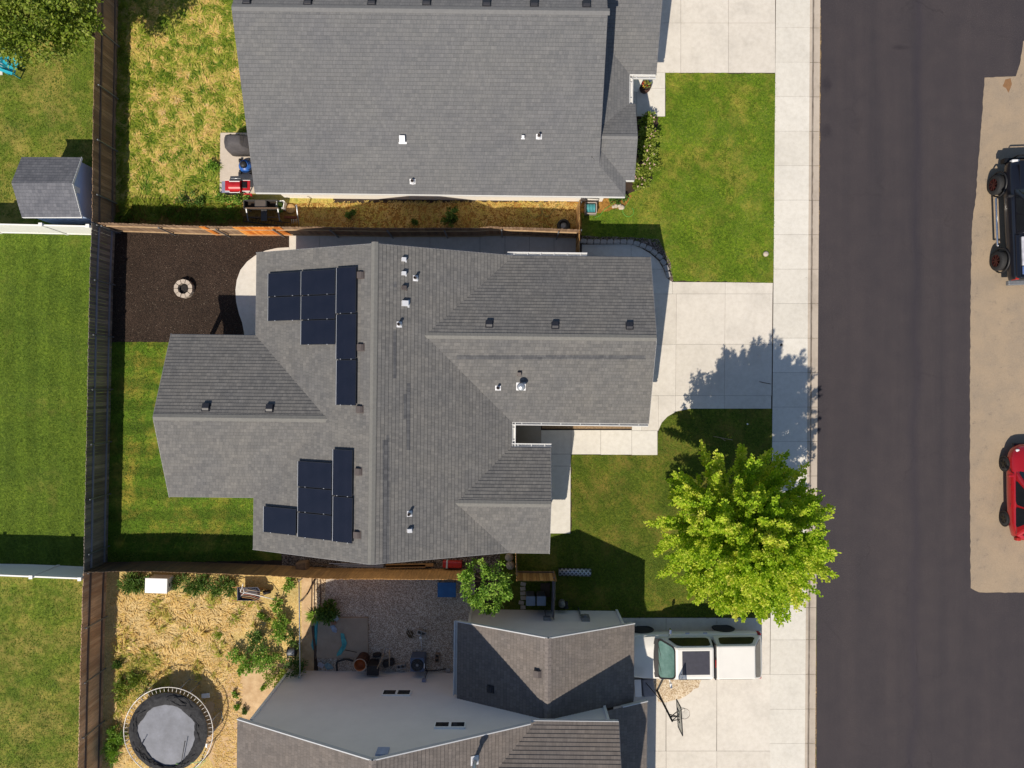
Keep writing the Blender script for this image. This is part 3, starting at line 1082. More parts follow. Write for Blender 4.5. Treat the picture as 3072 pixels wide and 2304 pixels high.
def solar(px0, px1, py0, py1, label, group):
    cy, cx = (py0 + py1) / 2, (px0 + px1) / 2
    u0 = on_plane(px0, cy, zW, .14)[0]
    u1 = on_plane(px1, cy, zW, .14)[0]
    v0 = on_plane(cx, py1, zW, .14)[1]
    v1 = on_plane(cx, py0, zW, .14)[1]
    uc, vc = (u0 + u1) / 2, (v0 + v1) / 2
    R, o = frame_on(uc, vc, zW(uc, vc), gW)
    lx, ly = abs(v1 - v0) / 2 - .006, (u1 - u0) / 2 / math.cos(math.atan(PITCH)) - .006
    t = thing('solar_panel', label, 'solar panel', o, 0, group)
    def B(b, x0, x1, y0, y1, z0, z1):
        V = [o + R @ Vector((x, y, z)) for x in (x0, x1) for y in (y0, y1) for z in (z0, z1)]
        b.mesh(V, [(0, 1, 3, 2), (4, 6, 7, 5), (0, 4, 5, 1), (2, 3, 7, 6), (0, 2, 6, 4), (1, 5, 7, 3)])
    b = MB()
    B(b, -lx, -lx + .012, -ly, ly, .10, .14)
    B(b, lx - .012, lx, -ly, ly, .10, .14)
    B(b, -lx + .012, lx - .012, ly - .012, ly, .10, .14)
    B(b, -lx + .012, lx - .012, -ly, -ly + .012, .10, .14)
    b.build('frame', RAIL, t)
    b = MB()
    B(b, -lx + .012, lx - .012, -ly + .012, ly - .012, .108, .136)
    b.build('cells', CELL, t)
    b = MB()
    B(b, -lx, lx, -ly - .018, -ly - .003, .09, .135)
    b.build('edge_trim', RAILW, t)
    for x in (-lx * .55, lx * .55):
        b = MB()
        B(b, x - .02, x + .02, -ly * .8, ly * .8, .015, .098)
        b.build('rail', RAIL, t)
    for y in (-ly * .55, ly * .55):
        b = MB()
        B(b, lx - .012, lx + .008, y - .02, y + .02, .136, .148)
        b.build('clamp', RAILW, t)


NG, SG = 'solar panels of the north array', 'solar panels of the south array'
for r in ((807.5, 904, 817, 888, 'dark solar panel at the outer top corner of the north array'), (807.5, 904, 890, 962, 'dark solar panel at the bottom of the outermost column of the north array'),
          (906.5, 1009.5, 810, 884, 'dark solar panel at the top of the middle column of the north array'), (906.5, 1009.5, 886, 958, 'dark solar panel second from the top in the middle column of the north array'),
          (906.5, 1009.5, 960, 1034, 'dark solar panel at the bottom of the middle column of the north array'),
          (1012.5, 1072, 801, 940, 'upright dark solar panel at the top of the ridge-side column of the north array'), (1012.5, 1072, 942, 1078, 'upright dark solar panel in the middle of the ridge-side column of the north array'),
          (1012.5, 1072, 1080, 1216, 'upright dark solar panel hanging lowest in the ridge-side column of the north array')):
    solar(*r, NG)
for r in ((794, 892, 1523, 1602, 'single dark solar panel jutting out at the bottom of the south array'),
          (897, 999, 1386, 1464, 'dark solar panel at the top of the three-panel column of the south array'), (897, 999, 1466, 1540, 'dark solar panel in the middle of the three-panel column of the south array'),
          (897, 999, 1542, 1617, 'dark solar panel at the bottom of the three-panel column of the south array'),
          (1002, 1061, 1349, 1489, 'upright dark solar panel at the top of the ridge-side column of the south array'), (1002, 1061, 1491, 1628, 'upright dark solar panel at the bottom of the ridge-side column of the south array')):
    solar(*r, SG)

# ================================================================== north house
nh = thing('house', 'grey shingled house at the top with one huge plain roof slope', 'house', L(-3, 12))
NE, NW, NV, NRV = 4.58, -10.7, 7.78, 14.05
NZR = EZ + (NRV - NV) * PITCH
zNS = plane(0, PITCH, EZ - PITCH * NV)
zNN = plane(0, -PITCH, NZR + PITCH * NRV)
RU = 3.43
hv = NV + (NE - RU)                       # where the rake ends and the hip begins
hz = EZ + (NE - RU) * PITCH
b = MB()
shingle(b, [(NW, NV), (NE, NV), (RU, hv), (RU, NRV), (NW, NRV)], (0, PITCH), EZ - PITCH * NV, NV)
shingle(b, [(NW, NRV), (RU, NRV), (RU, 20.3), (NW, 20.3)], (0, -PITCH), NZR + PITCH * NRV, -20.3)
# pent roof along the street side: courses climb west
pe = EZ + PITCH * NE
shingle(b, [(NE, NV), (NE, 8.46), (NE - .74, 9.2), (3.1, 9.2), (3.1, hv + .33), (RU, hv)], (-PITCH, 0), pe, -NE)
shingle(b, [(3.1, 9.2), (NE - .74, 9.2), (3.1, 9.95)], (-PITCH, 0), pe, -NE)
shingle(b, [(NE + .12, 11.62), (NE + .12, 12.84), (3.1, 14.4), (3.1, 10.1)], (-PITCH, 0), pe + .05, -NE - .12)
# little cross gable
shingle(b, [(4.95, 8.46), (4.95, 10.04), (3.05, 10.04), (3.05, 9.9), (4.3, 8.62), (4.58, 8.46)], (0, PITCH), EZ - PITCH * 8.46, 8.46)
shingle(b, [(4.95, 10.04), (4.95, 11.62), (4.62, 11.62), (3.05, 10.2), (3.05, 10.04)], (0, -PITCH), EZ + PITCH * 11.62, -11.62)
# garage
shingle(b, [(4.66, 12.84), (5.8, 12.84), (5.8, 16.6), (0.9, 16.6)], (0, PITCH), EZ - PITCH * 12.84, 12.84)
shingle(b, [(5.8, 16.6), (5.8, 20.3), (2.0, 20.3), (2.0, 16.6)], (0, -PITCH), EZ + PITCH * (3.76 + 16.6), -20.4)
nroof = b.build('roof', G1, nh)
ridge_cap(nroof, CAPG[G1], L(NW, NRV, NZR), L(RU, NRV, NZR), sl(0, 1), sl(0, -1))
ridge_cap(nroof, CAPG[G1], L(4.95, 10.04, EZ + 1.58 * PITCH), L(3.4, 10.04, EZ + 1.58 * PITCH), sl(0, -1), sl(0, 1), .12)
b = MB()
wall_box(b, -10.3, 3.95, 8.25, 19.9, 0, 2.5)
gable_fill(b, 'u', -10.3, 3.12, 8.25, 19.85, 2.53, NZR - .22)
wall_box(b, 3.95, 4.6, 8.95, 11.2, 0, 2.5)
wall_box(b, 3.95, 5.5, 13.2, 19.9, 0, 2.5)
gable_fill(b, 'u', 3.2, 5.5, 13.2, 19.9, 2.55, EZ + 3.2 * PITCH)
gable_fill(b, 'u', 3.3, 4.6, 8.95, 11.15, 2.56, EZ + 1.0 * PITCH)
b.build('wall', mat('white_siding', A(246, 242, 234, .9), None, 3, .7, var=.03), nh)
fascia('fascia', [((NW, NV, EZ), (NW, NRV, NZR)), ((RU, hv, hz), (RU, NRV, NZR)), ((RU, NRV, NZR), (RU, 20.3, EZ)), ((NE, NV, EZ), (NE, 8.46, EZ)), ((4.95, 8.46, EZ), (4.95, 10.04, EZ + 1.58 * PITCH)), ((4.95, 10.04, EZ + 1.58 * PITCH), (4.95, 11.62, EZ)), ((5.8, 12.84, EZ), (5.8, 16.6, EZ + 3.76 * PITCH))], DTRIM, nh)
fascia('fascia', [((NW, NV, EZ), (NE, NV, EZ)),
                  ((4.58, 8.46, EZ), (4.95, 8.46, EZ)), ((4.66, 11.62, EZ), (4.95, 11.62, EZ)),
                  ((4.7, 11.62, EZ), (4.7, 12.84, EZ)), ((4.7, 12.84, EZ), (5.8, 12.84, EZ))], WHITE, nh)
gutter(nh, (4.71, 11.55, EZ - .03), (4.71, 12.84, EZ - .03), (1, 0, 0), GUTW, straps=2)
gutter(nh, (4.72, 12.83, EZ - .03), (5.8, 12.83, EZ - .03), (0, -1, 0), GUTW, straps=2)
b = MB()
for k in range(4):
    b.box(L(5.53, 16.3, .33 + k * .56), (.05, 4.8, .54))
b.build('garage_door', WHITE, nh)
for k, x in enumerate((846, 938, 1208)):           # joints of the foundation wall
    pass
gNS, gNN = (0, PITCH), (0, -PITCH)
for x, y in ((740, 1), (923, 3), (1115, 4), (1280, 5), (1460, 8), (1603, 9), (1760, 11)):
    roof_vent(nh, x, y, zNN, gNN, VENTM, .27, .11)
box_vent(nh, 1207, 414, zNS, gNS, .27, WMET)
pipe_vent(nh, 1237, 543, zNS, gNS, .06, .2)
box_vent(nh, 1569, 408, zNS, gNS, .13, WMET)
pipe_vent(nh, 1617, 408, zNS, gNS, .055, .26)
b = MB()
b.box(L(-.3, 8.235, 1.6), (1.5, .05, .9))
w = b.build('window', WHITE, nh)
for dx in (-.36, .36):
    b = MB()
    b.box(L(-.3 + dx, 8.215, 1.6), (.64, .03, .76))
    b.build('pane', GLASSD, w)

# ================================================================== south house (two storeys)
sh = thing('house', 'two storey house at the bottom with a tall grey wall facing the gravel yard', 'house', L(-3, -18))
SP = .5
SZ, SRU, SRZ, SWV = 5.0, -4.6, 5.0 + .5 * 5.67, -12.85
b = MB()
SW0, SE0 = SRU - 5.67, SRU + 5.67
S2 = -24.5
# main gable (ridge runs away from the viewer to the south)
shingle(b, [(SW0, SWV), (SRU, SWV), (SRU, S2), (SW0, S2)], (SP, 0), SZ - SP * SW0, SW0)
# cross wing: eave along the north wall, ridge further south
CV, CR = -12.78, -17.0
shingle(b, [(SRU, SWV), (SE0 - .3, SWV), (SE0 - .0, CV), (SE0 - 4.22, CR), (SRU, CR)], (-SP, 0), SZ + SP * SE0, -SE0)
shingle(b, [(SE0, CV), (4.2, CV), (4.2, CR), (SE0 - 4.22, CR)], (0, -SP), SZ + SP * CV, -CV)
shingle(b, [(SE0 - 4.22, CR), (4.2, CR), (4.2, 2 * CR - CV), (SE0, 2 * CR - CV)], (0, SP), SZ - SP * (2 * CR - CV), 2 * CR - CV)
shingle(b, [(SRU, CR), (SE0 - 4.22, CR), (SE0, 2 * CR - CV), (SE0, S2), (SRU, S2)], (-SP, 0), SZ + SP * SE0, -SE0)
s1 = b.build('roof', G3, sh)
b = MB()
GW, GX, GN = -2.12, 5.16, -9.83
GR = (GW + GX) / 2
GRZ = EZ + SP * (GX - GR)
shingle(b, [(GW, GN), (GR, GN), (GR, -13.0), (GW, -13.0)], (SP, 0), EZ - SP * GW, GW)
shingle(b, [(GR, GN), (GX, GN), (GX, -13.1), (GR, -13.0)], (-SP, 0), EZ + SP * GX, -GX)
PX, PV = 5.72, -13.0
shingle(b, [(3.86, PV), (PX, PV), (PX, -21.0), (3.86, -21.0)], (-SP, 0), 2.72 + SP * PX, -PX)
s2 = b.build('garage_roof', G3, sh)
sl5 = lambda u, v: slope_dir(u, v, -SP)
ridge_cap(s2, CAPG[G3], L(GR, GN, GRZ), L(GR, -13.0, GRZ), sl5(1, 0), sl5(-1, 0))
ridge_cap(s1, CAPG[G3], L(SRU, SWV, SRZ), L(SRU, S2, SRZ), sl5(1, 0), sl5(-1, 0))
ridge_cap(s1, CAPG[G3], L(4.2, CR, SZ + SP * 4.22), L(SE0 - 4.22, CR, SZ + SP * 4.22), sl5(0, -1), sl5(0, 1))
b = MB()
b.prism([tuple(L(u, v)[:2]) for u, v in ((-9.81, -13.0), (3.86, -13.0), (3.86, -20.8), (1.0, -20.8), (1.0, -24.2), (-9.81, -24.2))], 0, 4.85)
b.mesh([L(-9.81, -13.0, 4.85), L(.61, -13.0, 4.85), L(SRU, -13.0, SRZ - .16), L(-9.81, -24.2, 4.85), L(.61, -24.2, 4.85), L(SRU, -24.2, SRZ - .16)],
       [(0, 1, 2), (3, 5, 4), (0, 2, 5, 3), (1, 4, 5, 2), (0, 3, 4, 1)])
gable_fill(b, 'u', 0.0, 3.86, -20.8, -13.0, 4.86, SZ + SP * 4.22 - .3)
wall_box(b, -1.68, 4.8, -12.99, -10.15, 0, 2.55)
gable_fill(b, 'v', -12.99, -10.15, -1.68, 4.8, 2.56, GRZ - .2)
b.build('wall', SIDE_S, sh)
# corner boards and rake boards
b = MB()
for u, v, z in ((-9.83, -12.98, 4.8), (3.88, -12.98, 4.7), (4.82, -10.13, 2.6), (-1.70, -10.13, 2.6)):
    b.box(L(u, v, z / 2), (.1, .1, z))
b.build('corner_trim', WHITE, sh)
fascia('fascia', [((SW0, SWV, SZ), (SRU, SWV, SRZ)), ((SRU, SWV, SRZ), (SE0 - .25, SWV, SZ + .12)), ((SE0 - .2, CV, SZ), (4.2, CV, SZ)), 
                  ((GW, GN, EZ), (GR, GN, GRZ)), ((GR, GN, GRZ), (GX, GN, EZ)), ((PX, PV, 2.72), (4.6, PV, 2.72 + SP * (PX - 4.6)))], PALET, sh, .16, .04, -.015)
fascia('fascia', [((4.2, CV, SZ), (4.2, CR, SZ + SP * 4.22)), ((4.2, CR, SZ + SP * 4.22), (4.2, 2 * CR - CV, SZ)), ((SW0, SWV, SZ), (SW0, S2, SZ)), ((GX, GN, EZ), (GX, -13.0, EZ)), ((PX, PV, 2.72), (PX, -21, 2.72))], DTRIM, sh)
gutter(sh, (GW - .01, GN, EZ - .03), (GW - .01, -12.9, EZ - .03), (-1, 0, 0), GUTW, straps=5)
for (x0, x1, y0, y1) in ((1147, 1233, 2072, 2086), (1303, 1397, 2168, 2183)):
    D = 12.93
    zb, zt = 32 - D * FP / (y0 - 1152), 32 - D * FP / (y1 - 1152)
    zm = (zb + zt) / 2
    xa, xb = (x0 - 1536) * (32 - zm) / FP, (x1 - 1536) * (32 - zm) / FP
    b = MB()
    b.box(((xa + xb) / 2, -12.94, zm), (xb - xa, .08, zt - zb + .04))
    w = b.build('window', WHITE, sh)
    for k in (0, 1):
        b = MB()
        wd = (xb - xa) / 2
        b.box((xa + wd * (k + .5), -12.905, zm), (wd - .1, .03, zt - zb - .08))
        b.build('pane', GLASSD, w)
b = MB()
b.box(L(SRU + .2, -12.97, 7.0), (.42, .06, .5))
b.build('gable_vent', mat('pale_blue_vent', A(160, 176, 210), None, 4, .6), sh)
zg = plane(SP, 0, EZ - SP * GW)
roof_vent(sh, 1614, 2022, zg, (SP, 0), VENTB, .27, .14)
roof_vent(sh, 1472, 2068, zg, (SP, 0), VENTM, .25, .12)
zs = plane(-SP, 0, SZ + SP * SE0)
fl = pipe_vent(sh, 1424, 2284, zs, (-SP, 0), .075, .75, .34, STEEL, WMET, 'flue_pipe')
u, v, z = on_plane(1424, 2284, zs, .1)
b = MB()
b.lathe(L(u, v, z + .7), [(.12, -.06), (.13, .0), (.09, .06), (.0, .09)], 18)
b.build('flue_cap', WMET, fl)
# meter boxes, outside light and conduits on the garage wall
b = MB()
b.box(L(1.62, -10.08, 1.35), (.3, .14, .22))
b.tube([L(1.58, -10.08, .1), L(1.58, -10.08, 1.25)], .02)
b.build('utility_box', DSTEEL, sh)
b = MB()
b.box(L(3.28, -10.08, 1.25), (.36, .16, .55))
b.cyl(L(3.28, -10.0, 1.35), .1, .1, 18, axis=(0, 1, 0))
b.tube([L(3.1, -10.05, 0.05), L(3.1, -10.05, 1.0)], .035)
b.build('meter_box', DSTEEL, sh)
b = MB()
b.box(L(-3.68, -12.93, 1.05), (.16, .1, .2))
b.tube([L(-3.72, -12.93, 0), L(-3.72, -12.93, 1.0)], .012)
b.build('outlet_box', mat('blue_grey_plastic', A(140, 146, 170), None, 5, .5), sh)
b = MB()
for k in range(4):
    b.box(L(4.83, -11.75, .33 + k * .56), (.05, 2.6, .54))
b.build('garage_door', WHITE, sh)

# ------------------------------------------------------------------ fences
def along(pts, step):
    """points spaced along a polyline, with directions"""
    out = []
    carry = 0.0
    for a, b in zip(pts[:-1], pts[1:]):
        d = (b - a)
        ln = d.length
        d.normalize()
        t = carry
        while t < ln:
            out.append((a + d * t, d))
            t += step
        carry = t - ln
    return out


def picket_fence(label, top_px, side, m, rail_m, post_m, h=1.78, step=.145, post_step=2.35, tint=None, posts=True, rails=(.3, 1.28), caps=None, group='wooden fences', tintf=None):
    """side: +1 puts the rails and posts on the left of the run, -1 on the right"""
    top = [P(x, y, h) for x, y in top_px]
    base = [Vector((p.x, p.y, 0)) for p in top]
    t = thing('wooden_fence', label, 'fence', base[0], 0, group)
    b = MB()
    for p, d in along(base, step):
        p = p + d * step / 2
        hh = h + rnd.uniform(-.02, .02)
        nrm = Vector((-d.y, d.x, 0))
        wv = nrm * rnd.uniform(-.008, .008)
        w2 = step / 2 - .004
        th = .010
        V = []
        for s in (-1, 1):
            for o in (-th, th):
                for z in (.02, hh - .03, hh):
                    x = w2 * s * (1 if z < hh else .72)
                    V.append(p + d * x + nrm * o + wv * (z / h) + Vector((0, 0, z)))
        F = [(0, 1, 4, 3), (1, 2, 5, 4), (6, 9, 10, 7), (7, 10, 11, 8), (0, 6, 7, 1), (1, 7, 8, 2), (3, 4, 10, 9), (4, 5, 11, 10), (2, 8, 11, 5), (0, 3, 9, 6)]
        tn = rnd.random()
        if tintf:
            tn = max(0, min(1, tintf((p - base[0]).length / (base[-1] - base[0]).length) + (tn - .5) * .22))
        b.mesh(V, F, tint=tn)
    b.build('pickets', m, t)
    for z in rails:
        b = MB()
        for a, c in zip(base[:-1], base[1:]):
            d = (c - a).normalized()
            nrm = Vector((-d.y, d.x, 0)) * side
            o = nrm * .035 + Vector((0, 0, z))
            b.bar(a + o, c + o, .04, .085)
        b.build('rail', rail_m, t)
    if posts:
        for p, d in along(base, post_step):
            nrm = Vector((-d.y, d.x, 0)) * side
            b = MB()
            c = p + nrm * .085 + d * .06
            b.cyl(c, .032, h - .2, 8)
            b.lathe(c + Vector((0, 0, h - .2)), [(.04, -.02), (.04, .01), (.0, .03)], 8)
            b.build('post', post_m, t)
    return t, base


def tint_wood(name, ca, cb, cc):
    t = NT(name)
    setb(t, .85, 0, .25)
    a = t.n('ShaderNodeAttribute', attribute_name='tint')
    c = t.ramp(a.outputs['Fac'], [(0, ca), (.5, cb), (1, cc)])
    mp = t.n('ShaderNodeMapping')
    mp.inputs['Scale'].default_value = (14, 14, .8)
    t.l(t.obj(), mp.inputs[0])
    n = t.noise(2.0, 5, .7, mp.outputs[0])
    c = t.mix(c, t.ramp(n, [(.3, (.68, .68, .68)), (.7, (1.25, 1.22, 1.2))]), 1.0, 'MULTIPLY')
    n2 = t.noise(.5, 4, .6, t.obj())
    c = t.mix(c, t.ramp(n2, [(.35, (.8, .8, .82)), (.65, (1.15, 1.12, 1.1))]), 1.0, 'MULTIPLY')
    t.l(c, t.b.inputs['Base Color'])
    return t.m


FW1 = tint_wood('fence_brown', A(140, 116, 94), A(156, 130, 106), A(172, 146, 120))
FW2 = tint_wood('fence_grey_brown', A(118, 112, 106), A(140, 132, 122), A(164, 154, 142))
FW3 = tint_wood('fence_red_brown', A(196, 160, 130), A(212, 178, 148), A(228, 196, 166))
FW4 = tint_wood('fence_tan', A(150, 112, 66), A(186, 144, 88), A(212, 172, 112))
FW5 = tint_wood('fence_grey_to_tan', A(92, 82, 72), A(140, 112, 82), A(204, 160, 104))  # boards run from grey brown to tan along the fence
RAILG = mat('grey_rail', A(150, 148, 158), None, 5, .8, stretch=(1, 1, 1))
RAILB = mat('brown_rail', A(112, 96, 88), None, 5, .85)
RAILP = mat('pale_rail', A(206, 178, 140), A(170, 140, 106), 5, .85)

picket_fence('long brown wooden fence beside the unmown yard and the blue shed at the top left', [(289, -420), (284, 105), (279, 350), (276, 662)], 1, FW1, RAILB, DSTEEL)
picket_fence('dark grey brown wooden fence between the bright mown lawn and the mulch yard', [(276, 667), (270, 800), (266, 976), (262, 1180), (257, 1420), (251, 1712)], 1, FW2, RAILG, DSTEEL)
picket_fence('reddish brown wooden fence beside the straw yard with the trampoline', [(250, 1719), (244, 1890), (239, 2080), (234, 2304), (228, 2600)], 1, FW3, RAILB, DSTEEL)
t, base = picket_fence('wooden fence between the mulch yard and dry strip, patched with orange boards', [(292, 668), (420, 672), (520, 676), (640, 679), (790, 680), (951, 681), (1128, 684), (1280, 684), (1435, 684), (1470, 680), (1580, 683), (1733, 689)], -1, FW1, RAILP, DSTEEL, h=1.74, post_step=2.45, rails=(.22, 1.25))
# new orange boards nailed over the old ones
ORW = tint_wood('orange_cedar', A(214, 122, 44), A(236, 146, 58), A(246, 170, 84))
for x0, x1 in ((596, 612), (697, 832)):
    b = MB()
    x = x0
    while x < x1:
        yy = 677.6 + (x - 520) / 130 * 1.5 if x < 640 else 680
        a = P(x, yy, 1.75)
        b.box((a.x + .07, a.y - .022, .88), (.125, .02, 1.74), None, rnd.random())
        x += 9.6
    b.build('new_boards', ORW, t)
picket_fence('tan wooden fence between the middle house and the gravel yard', [(252, 1717), (420, 1714), (620, 1720), (798, 1727), (976, 1737), (1190, 1738), (1390, 1739)], 1, FW5, RAILB, DSTEEL, h=1.74, posts=False, rails=(), tintf=lambda q: min(1, .05 + 1.25 * q))
picket_fence('short wooden cross fence between the dry strip and the north front lawn', [(1739, 598), (1739, 688), (1738, 768)], 1, FW4, RAILP, DSTEEL, h=1.74, post_step=1.2)
picket_fence('thin pale wooden fence end running out from the bedroom bay of the middle house', [(1546, 1652), (1547, 1700), (1549, 1738)], 1, FW4, RAILP, DSTEEL, h=1.74, posts=False, rails=(1.25,))
picket_fence('short tan wooden gate fence beside the rolled mesh', [(1549, 1742), (1610, 1743), (1663, 1743)], 1, FW4, RAILB, DSTEEL, h=1.6, posts=False, rails=(.3,))
picket_fence('narrow grey slatted fence running from the tan gate fence to the garage wall', [(1666, 1740), (1665, 1790), (1662, 1862)], -1, FW2, RAILG, DSTEEL, h=1.6, posts=False, rails=(.3, 1.2))


def vinyl_fence(label, top_px, posts_px):
    h = 1.78
    top = [P(x, y, h) for x, y in top_px]
    base = [Vector((p.x, p.y, 0)) for p in top]
    t = thing('vinyl_fence', label, 'fence', base[0], 0, 'white vinyl fences')
    b = MB()
    for a, c in zip(base[:-1], base[1:]):
        b.bar(a + Vector((0, 0, .88)), c + Vector((0, 0, .88)), .03, 1.66)
    b.build('panel', VINYL, t)
    for z in (1.72, .1):
        b = MB()
        for a, c in zip(base[:-1], base[1:]):
            b.bar(a + Vector((0, 0, z)), c + Vector((0, 0, z)), .06, .13)
        b.build('rail', VINYL, t)
    for x, y in posts_px:
        q = P(x, y, h)
        b = MB()
        b.box((q.x, q.y, .93), (.12, .12, 1.86))
        b.box((q.x, q.y, 1.87), (.15, .15, .03))
        b.build('post', VINYL, t)


vinyl_fence('white vinyl fence below the blue shed, lit by the sun', [(-500, 664), (0, 673), (272, 679)], [(-280, 668), (-85, 671), (125, 675), (266, 679)])
vinyl_fence('white vinyl fence at the bottom of the bright mown lawn, its panels in shade', [(-500, 1718), (0, 1726), (246, 1736)], [(-330, 1721), (-120, 1724), (96, 1730), (242, 1736)])


# ------------------------------------------------------------------ foliage
def leaf(b, p, d, n, ln, wd, tint):
    """one folded leaf: point p, pointing along d, facing n"""
    d = d.normalized()
    s = d.cross(n)
    if s.length < 1e-3:
        s = d.orthogonal()
    s = s.normalized() * wd * .5
    nn = s.cross(d).normalized()
    b.face([p, p + d * ln * .45 + s + nn * wd * .12, p + d * ln, p + d * ln * .45 - s + nn * wd * .12], tint=tint)


def rvec():
    while True:
        v = Vector((rnd.uniform(-1, 1), rnd.uniform(-1, 1), rnd.uniform(-1, 1)))
        if .02 < v.length < 1:
            return v


def clump(b, c, axis, la, lb, n, ln, wd, tint, tv=.16, up=.8, clampz=.05):
    """leaves through an ellipsoid stretched along axis"""
    axis = axis.normalized()
    for _ in range(n):
        v = rvec()
        v *= (.55 + .45 * rnd.random())
        par = axis * v.dot(axis)
        p = c + par * la + (v - par) * lb
        if p.z < clampz:
            p.z = clampz + rnd.random() * .03
        out = (p - c)
        d = (out * .5 / max(lb, .01) + rvec() * .8 + axis * .5 + Vector((0, 0, -.15)))
        nn = (Vector((0, 0, up)) + rvec() * .75)
        leaf(b, p, d, nn, ln * rnd.uniform(.7, 1.25), wd * rnd.uniform(.7, 1.25), max(0, min(1, tint + rnd.gauss(0, tv))))


MAPLE = attr_mat('maple_leaves', [(0, A(104, 146, 24, .95)), (.4, A(162, 196, 42, .95)), (.7, A(206, 222, 72, .95)), (1, A(236, 232, 110, .95))], .55, .48, .3)
GREENL = attr_mat('green_leaves', [(0, A(66, 104, 24, .9)), (.5, A(112, 156, 48, .9)), (1, A(166, 196, 84, .9))], .55, .3, .35)
DKGREENL = attr_mat('dark_leaves', [(0, A(46, 76, 26, .85)), (.5, A(80, 114, 42, .85)), (1, A(130, 156, 70, .85))], .6, .25, .3)
YELLEAF = attr_mat('yellow_green_leaves', [(0, A(84, 108, 30, .85)), (.5, A(126, 148, 44, .85)), (1, A(184, 190, 96, .85))], .55, .3, .35)
BARK = mat('bark', A(98, 84, 70), A(60, 50, 42), 8, .9, bump=.5)


def limb_pts(a, d, ln, curve, n=7):
    pts = [a.copy()]
    d = d.normalized()
    for i in range(n):
        d = (d + curve * (1 / n) + rvec() * .07).normalized()
        pts.append(pts[-1] + d * ln / n)
    return pts


def maple():
    base = Vector((8.78, -5.72, 0.02))
    t = thing('maple_tree', 'large bright yellow green maple tree on the front lawn by the pavement', 'tree', base)
    b = MB()
    b.tube([base, base + Vector((.02, .03, .5)), base + Vector((.0, .02, 1.6)), base + Vector((.03, -.02, 3.2)), base + Vector((.05, 0, 5.2)), base + Vector((.0, .05, 7.6))], [.19, .14, .125, .11, .075, .02], 12)
    f = MB()
    ga = 2.39996
    N = 118
    for i in range(N):
        fr = (i + .5) / N
        elev = math.radians(-12 + 99 * fr ** 1.05)
        az = i * ga + rnd.uniform(-.2, .2)
        z0 = 3.3 + 2.4 * fr
        ln = 2.93 * rnd.uniform(.90, 1.06)
        d = Vector((math.cos(az) * math.cos(elev), math.sin(az) * math.cos(elev), math.sin(elev)))
        a = base + Vector((.03, 0, z0))
        pts = limb_pts(a, d, ln, Vector((0, 0, .26)), 8)
        b.tube(pts, [.045 * (1 - j / 9) + .006 for j in range(len(pts))], 5)
        lt = rnd.uniform(.30, .70)
        for j in range(3, 9):
            p = pts[j]
            ax = (pts[j] - pts[j - 1]).normalized()
            q = (j - 2) / 6
            clump(f, p + rvec() * .07, ax, .44, .19, int(66 + 58 * q), .096, .08, lt + rnd.uniform(-.12, .16), up=1.0)
            for _ in range(2 if j > 4 else 1):
                sd = (ax * .6 + rvec()).normalized()
                sd.z = abs(sd.z) * .7 + .15
                pp = p + sd * rnd.uniform(.28, .52)
                clump(f, pp, (sd + ax * .8), .36, .125, int(40 + 28 * q), .094, .078, lt + rnd.uniform(-.1, .24), up=1.0)
    b.build('trunk', BARK, t)
    f.build('crown', MAPLE, t)


maple()


def broad_tree(name, label, base, r, zc, rz, nclump, nl, ls, m, tint=.5, off=(0, 0), cat='tree'):
    base = Vector(base)
    t = thing(name, label, cat, base)
    c = base + Vector((off[0], off[1], zc))
    b, f = MB(), MB()
    b.tube([base, base.lerp(c, .35), base.lerp(c, .7), c], [.045 * r + .03, .035 * r + .02, .03 * r + .01, .015], 8)
    for i in range(nclump):
        v = rvec().normalized()
        if v.z < -.35:
            v.z *= -.6
        rad = rnd.uniform(.45, 1.0) ** .6
        p = c + Vector((v.x * r * rad, v.y * r * rad, v.z * rz * rad))
        ax = (p - base - Vector((0, 0, zc * .45))).normalized()
        if i % 3 == 0:
            q = base.lerp(c, rnd.uniform(.4, .9))
            b.tube([q, q.lerp(p, .5) + rvec() * .05, p], [.02, .012, .005], 4)
        clump(f, p, ax, r * .2 + .08, r * .12 + .06, nl, ls, ls * .62, tint + rnd.uniform(-.2, .2))
    b.build('trunk', BARK, t)
    f.build('crown', m, t)


broad_tree('small_tree', 'small bright green tree between the tan fence and the gravel yard', (-1.08, -8.35, 0), 1.12, 2.3, 1.05, 74, 46, .11, GREENL, .62)
broad_tree('broadleaf_tree', 'large leafy tree overhanging the fence in the top left corner', (-18.5, 15.5, 0), 3.1, 4.6, 2.3, 320, 90, .15, YELLEAF, .52)


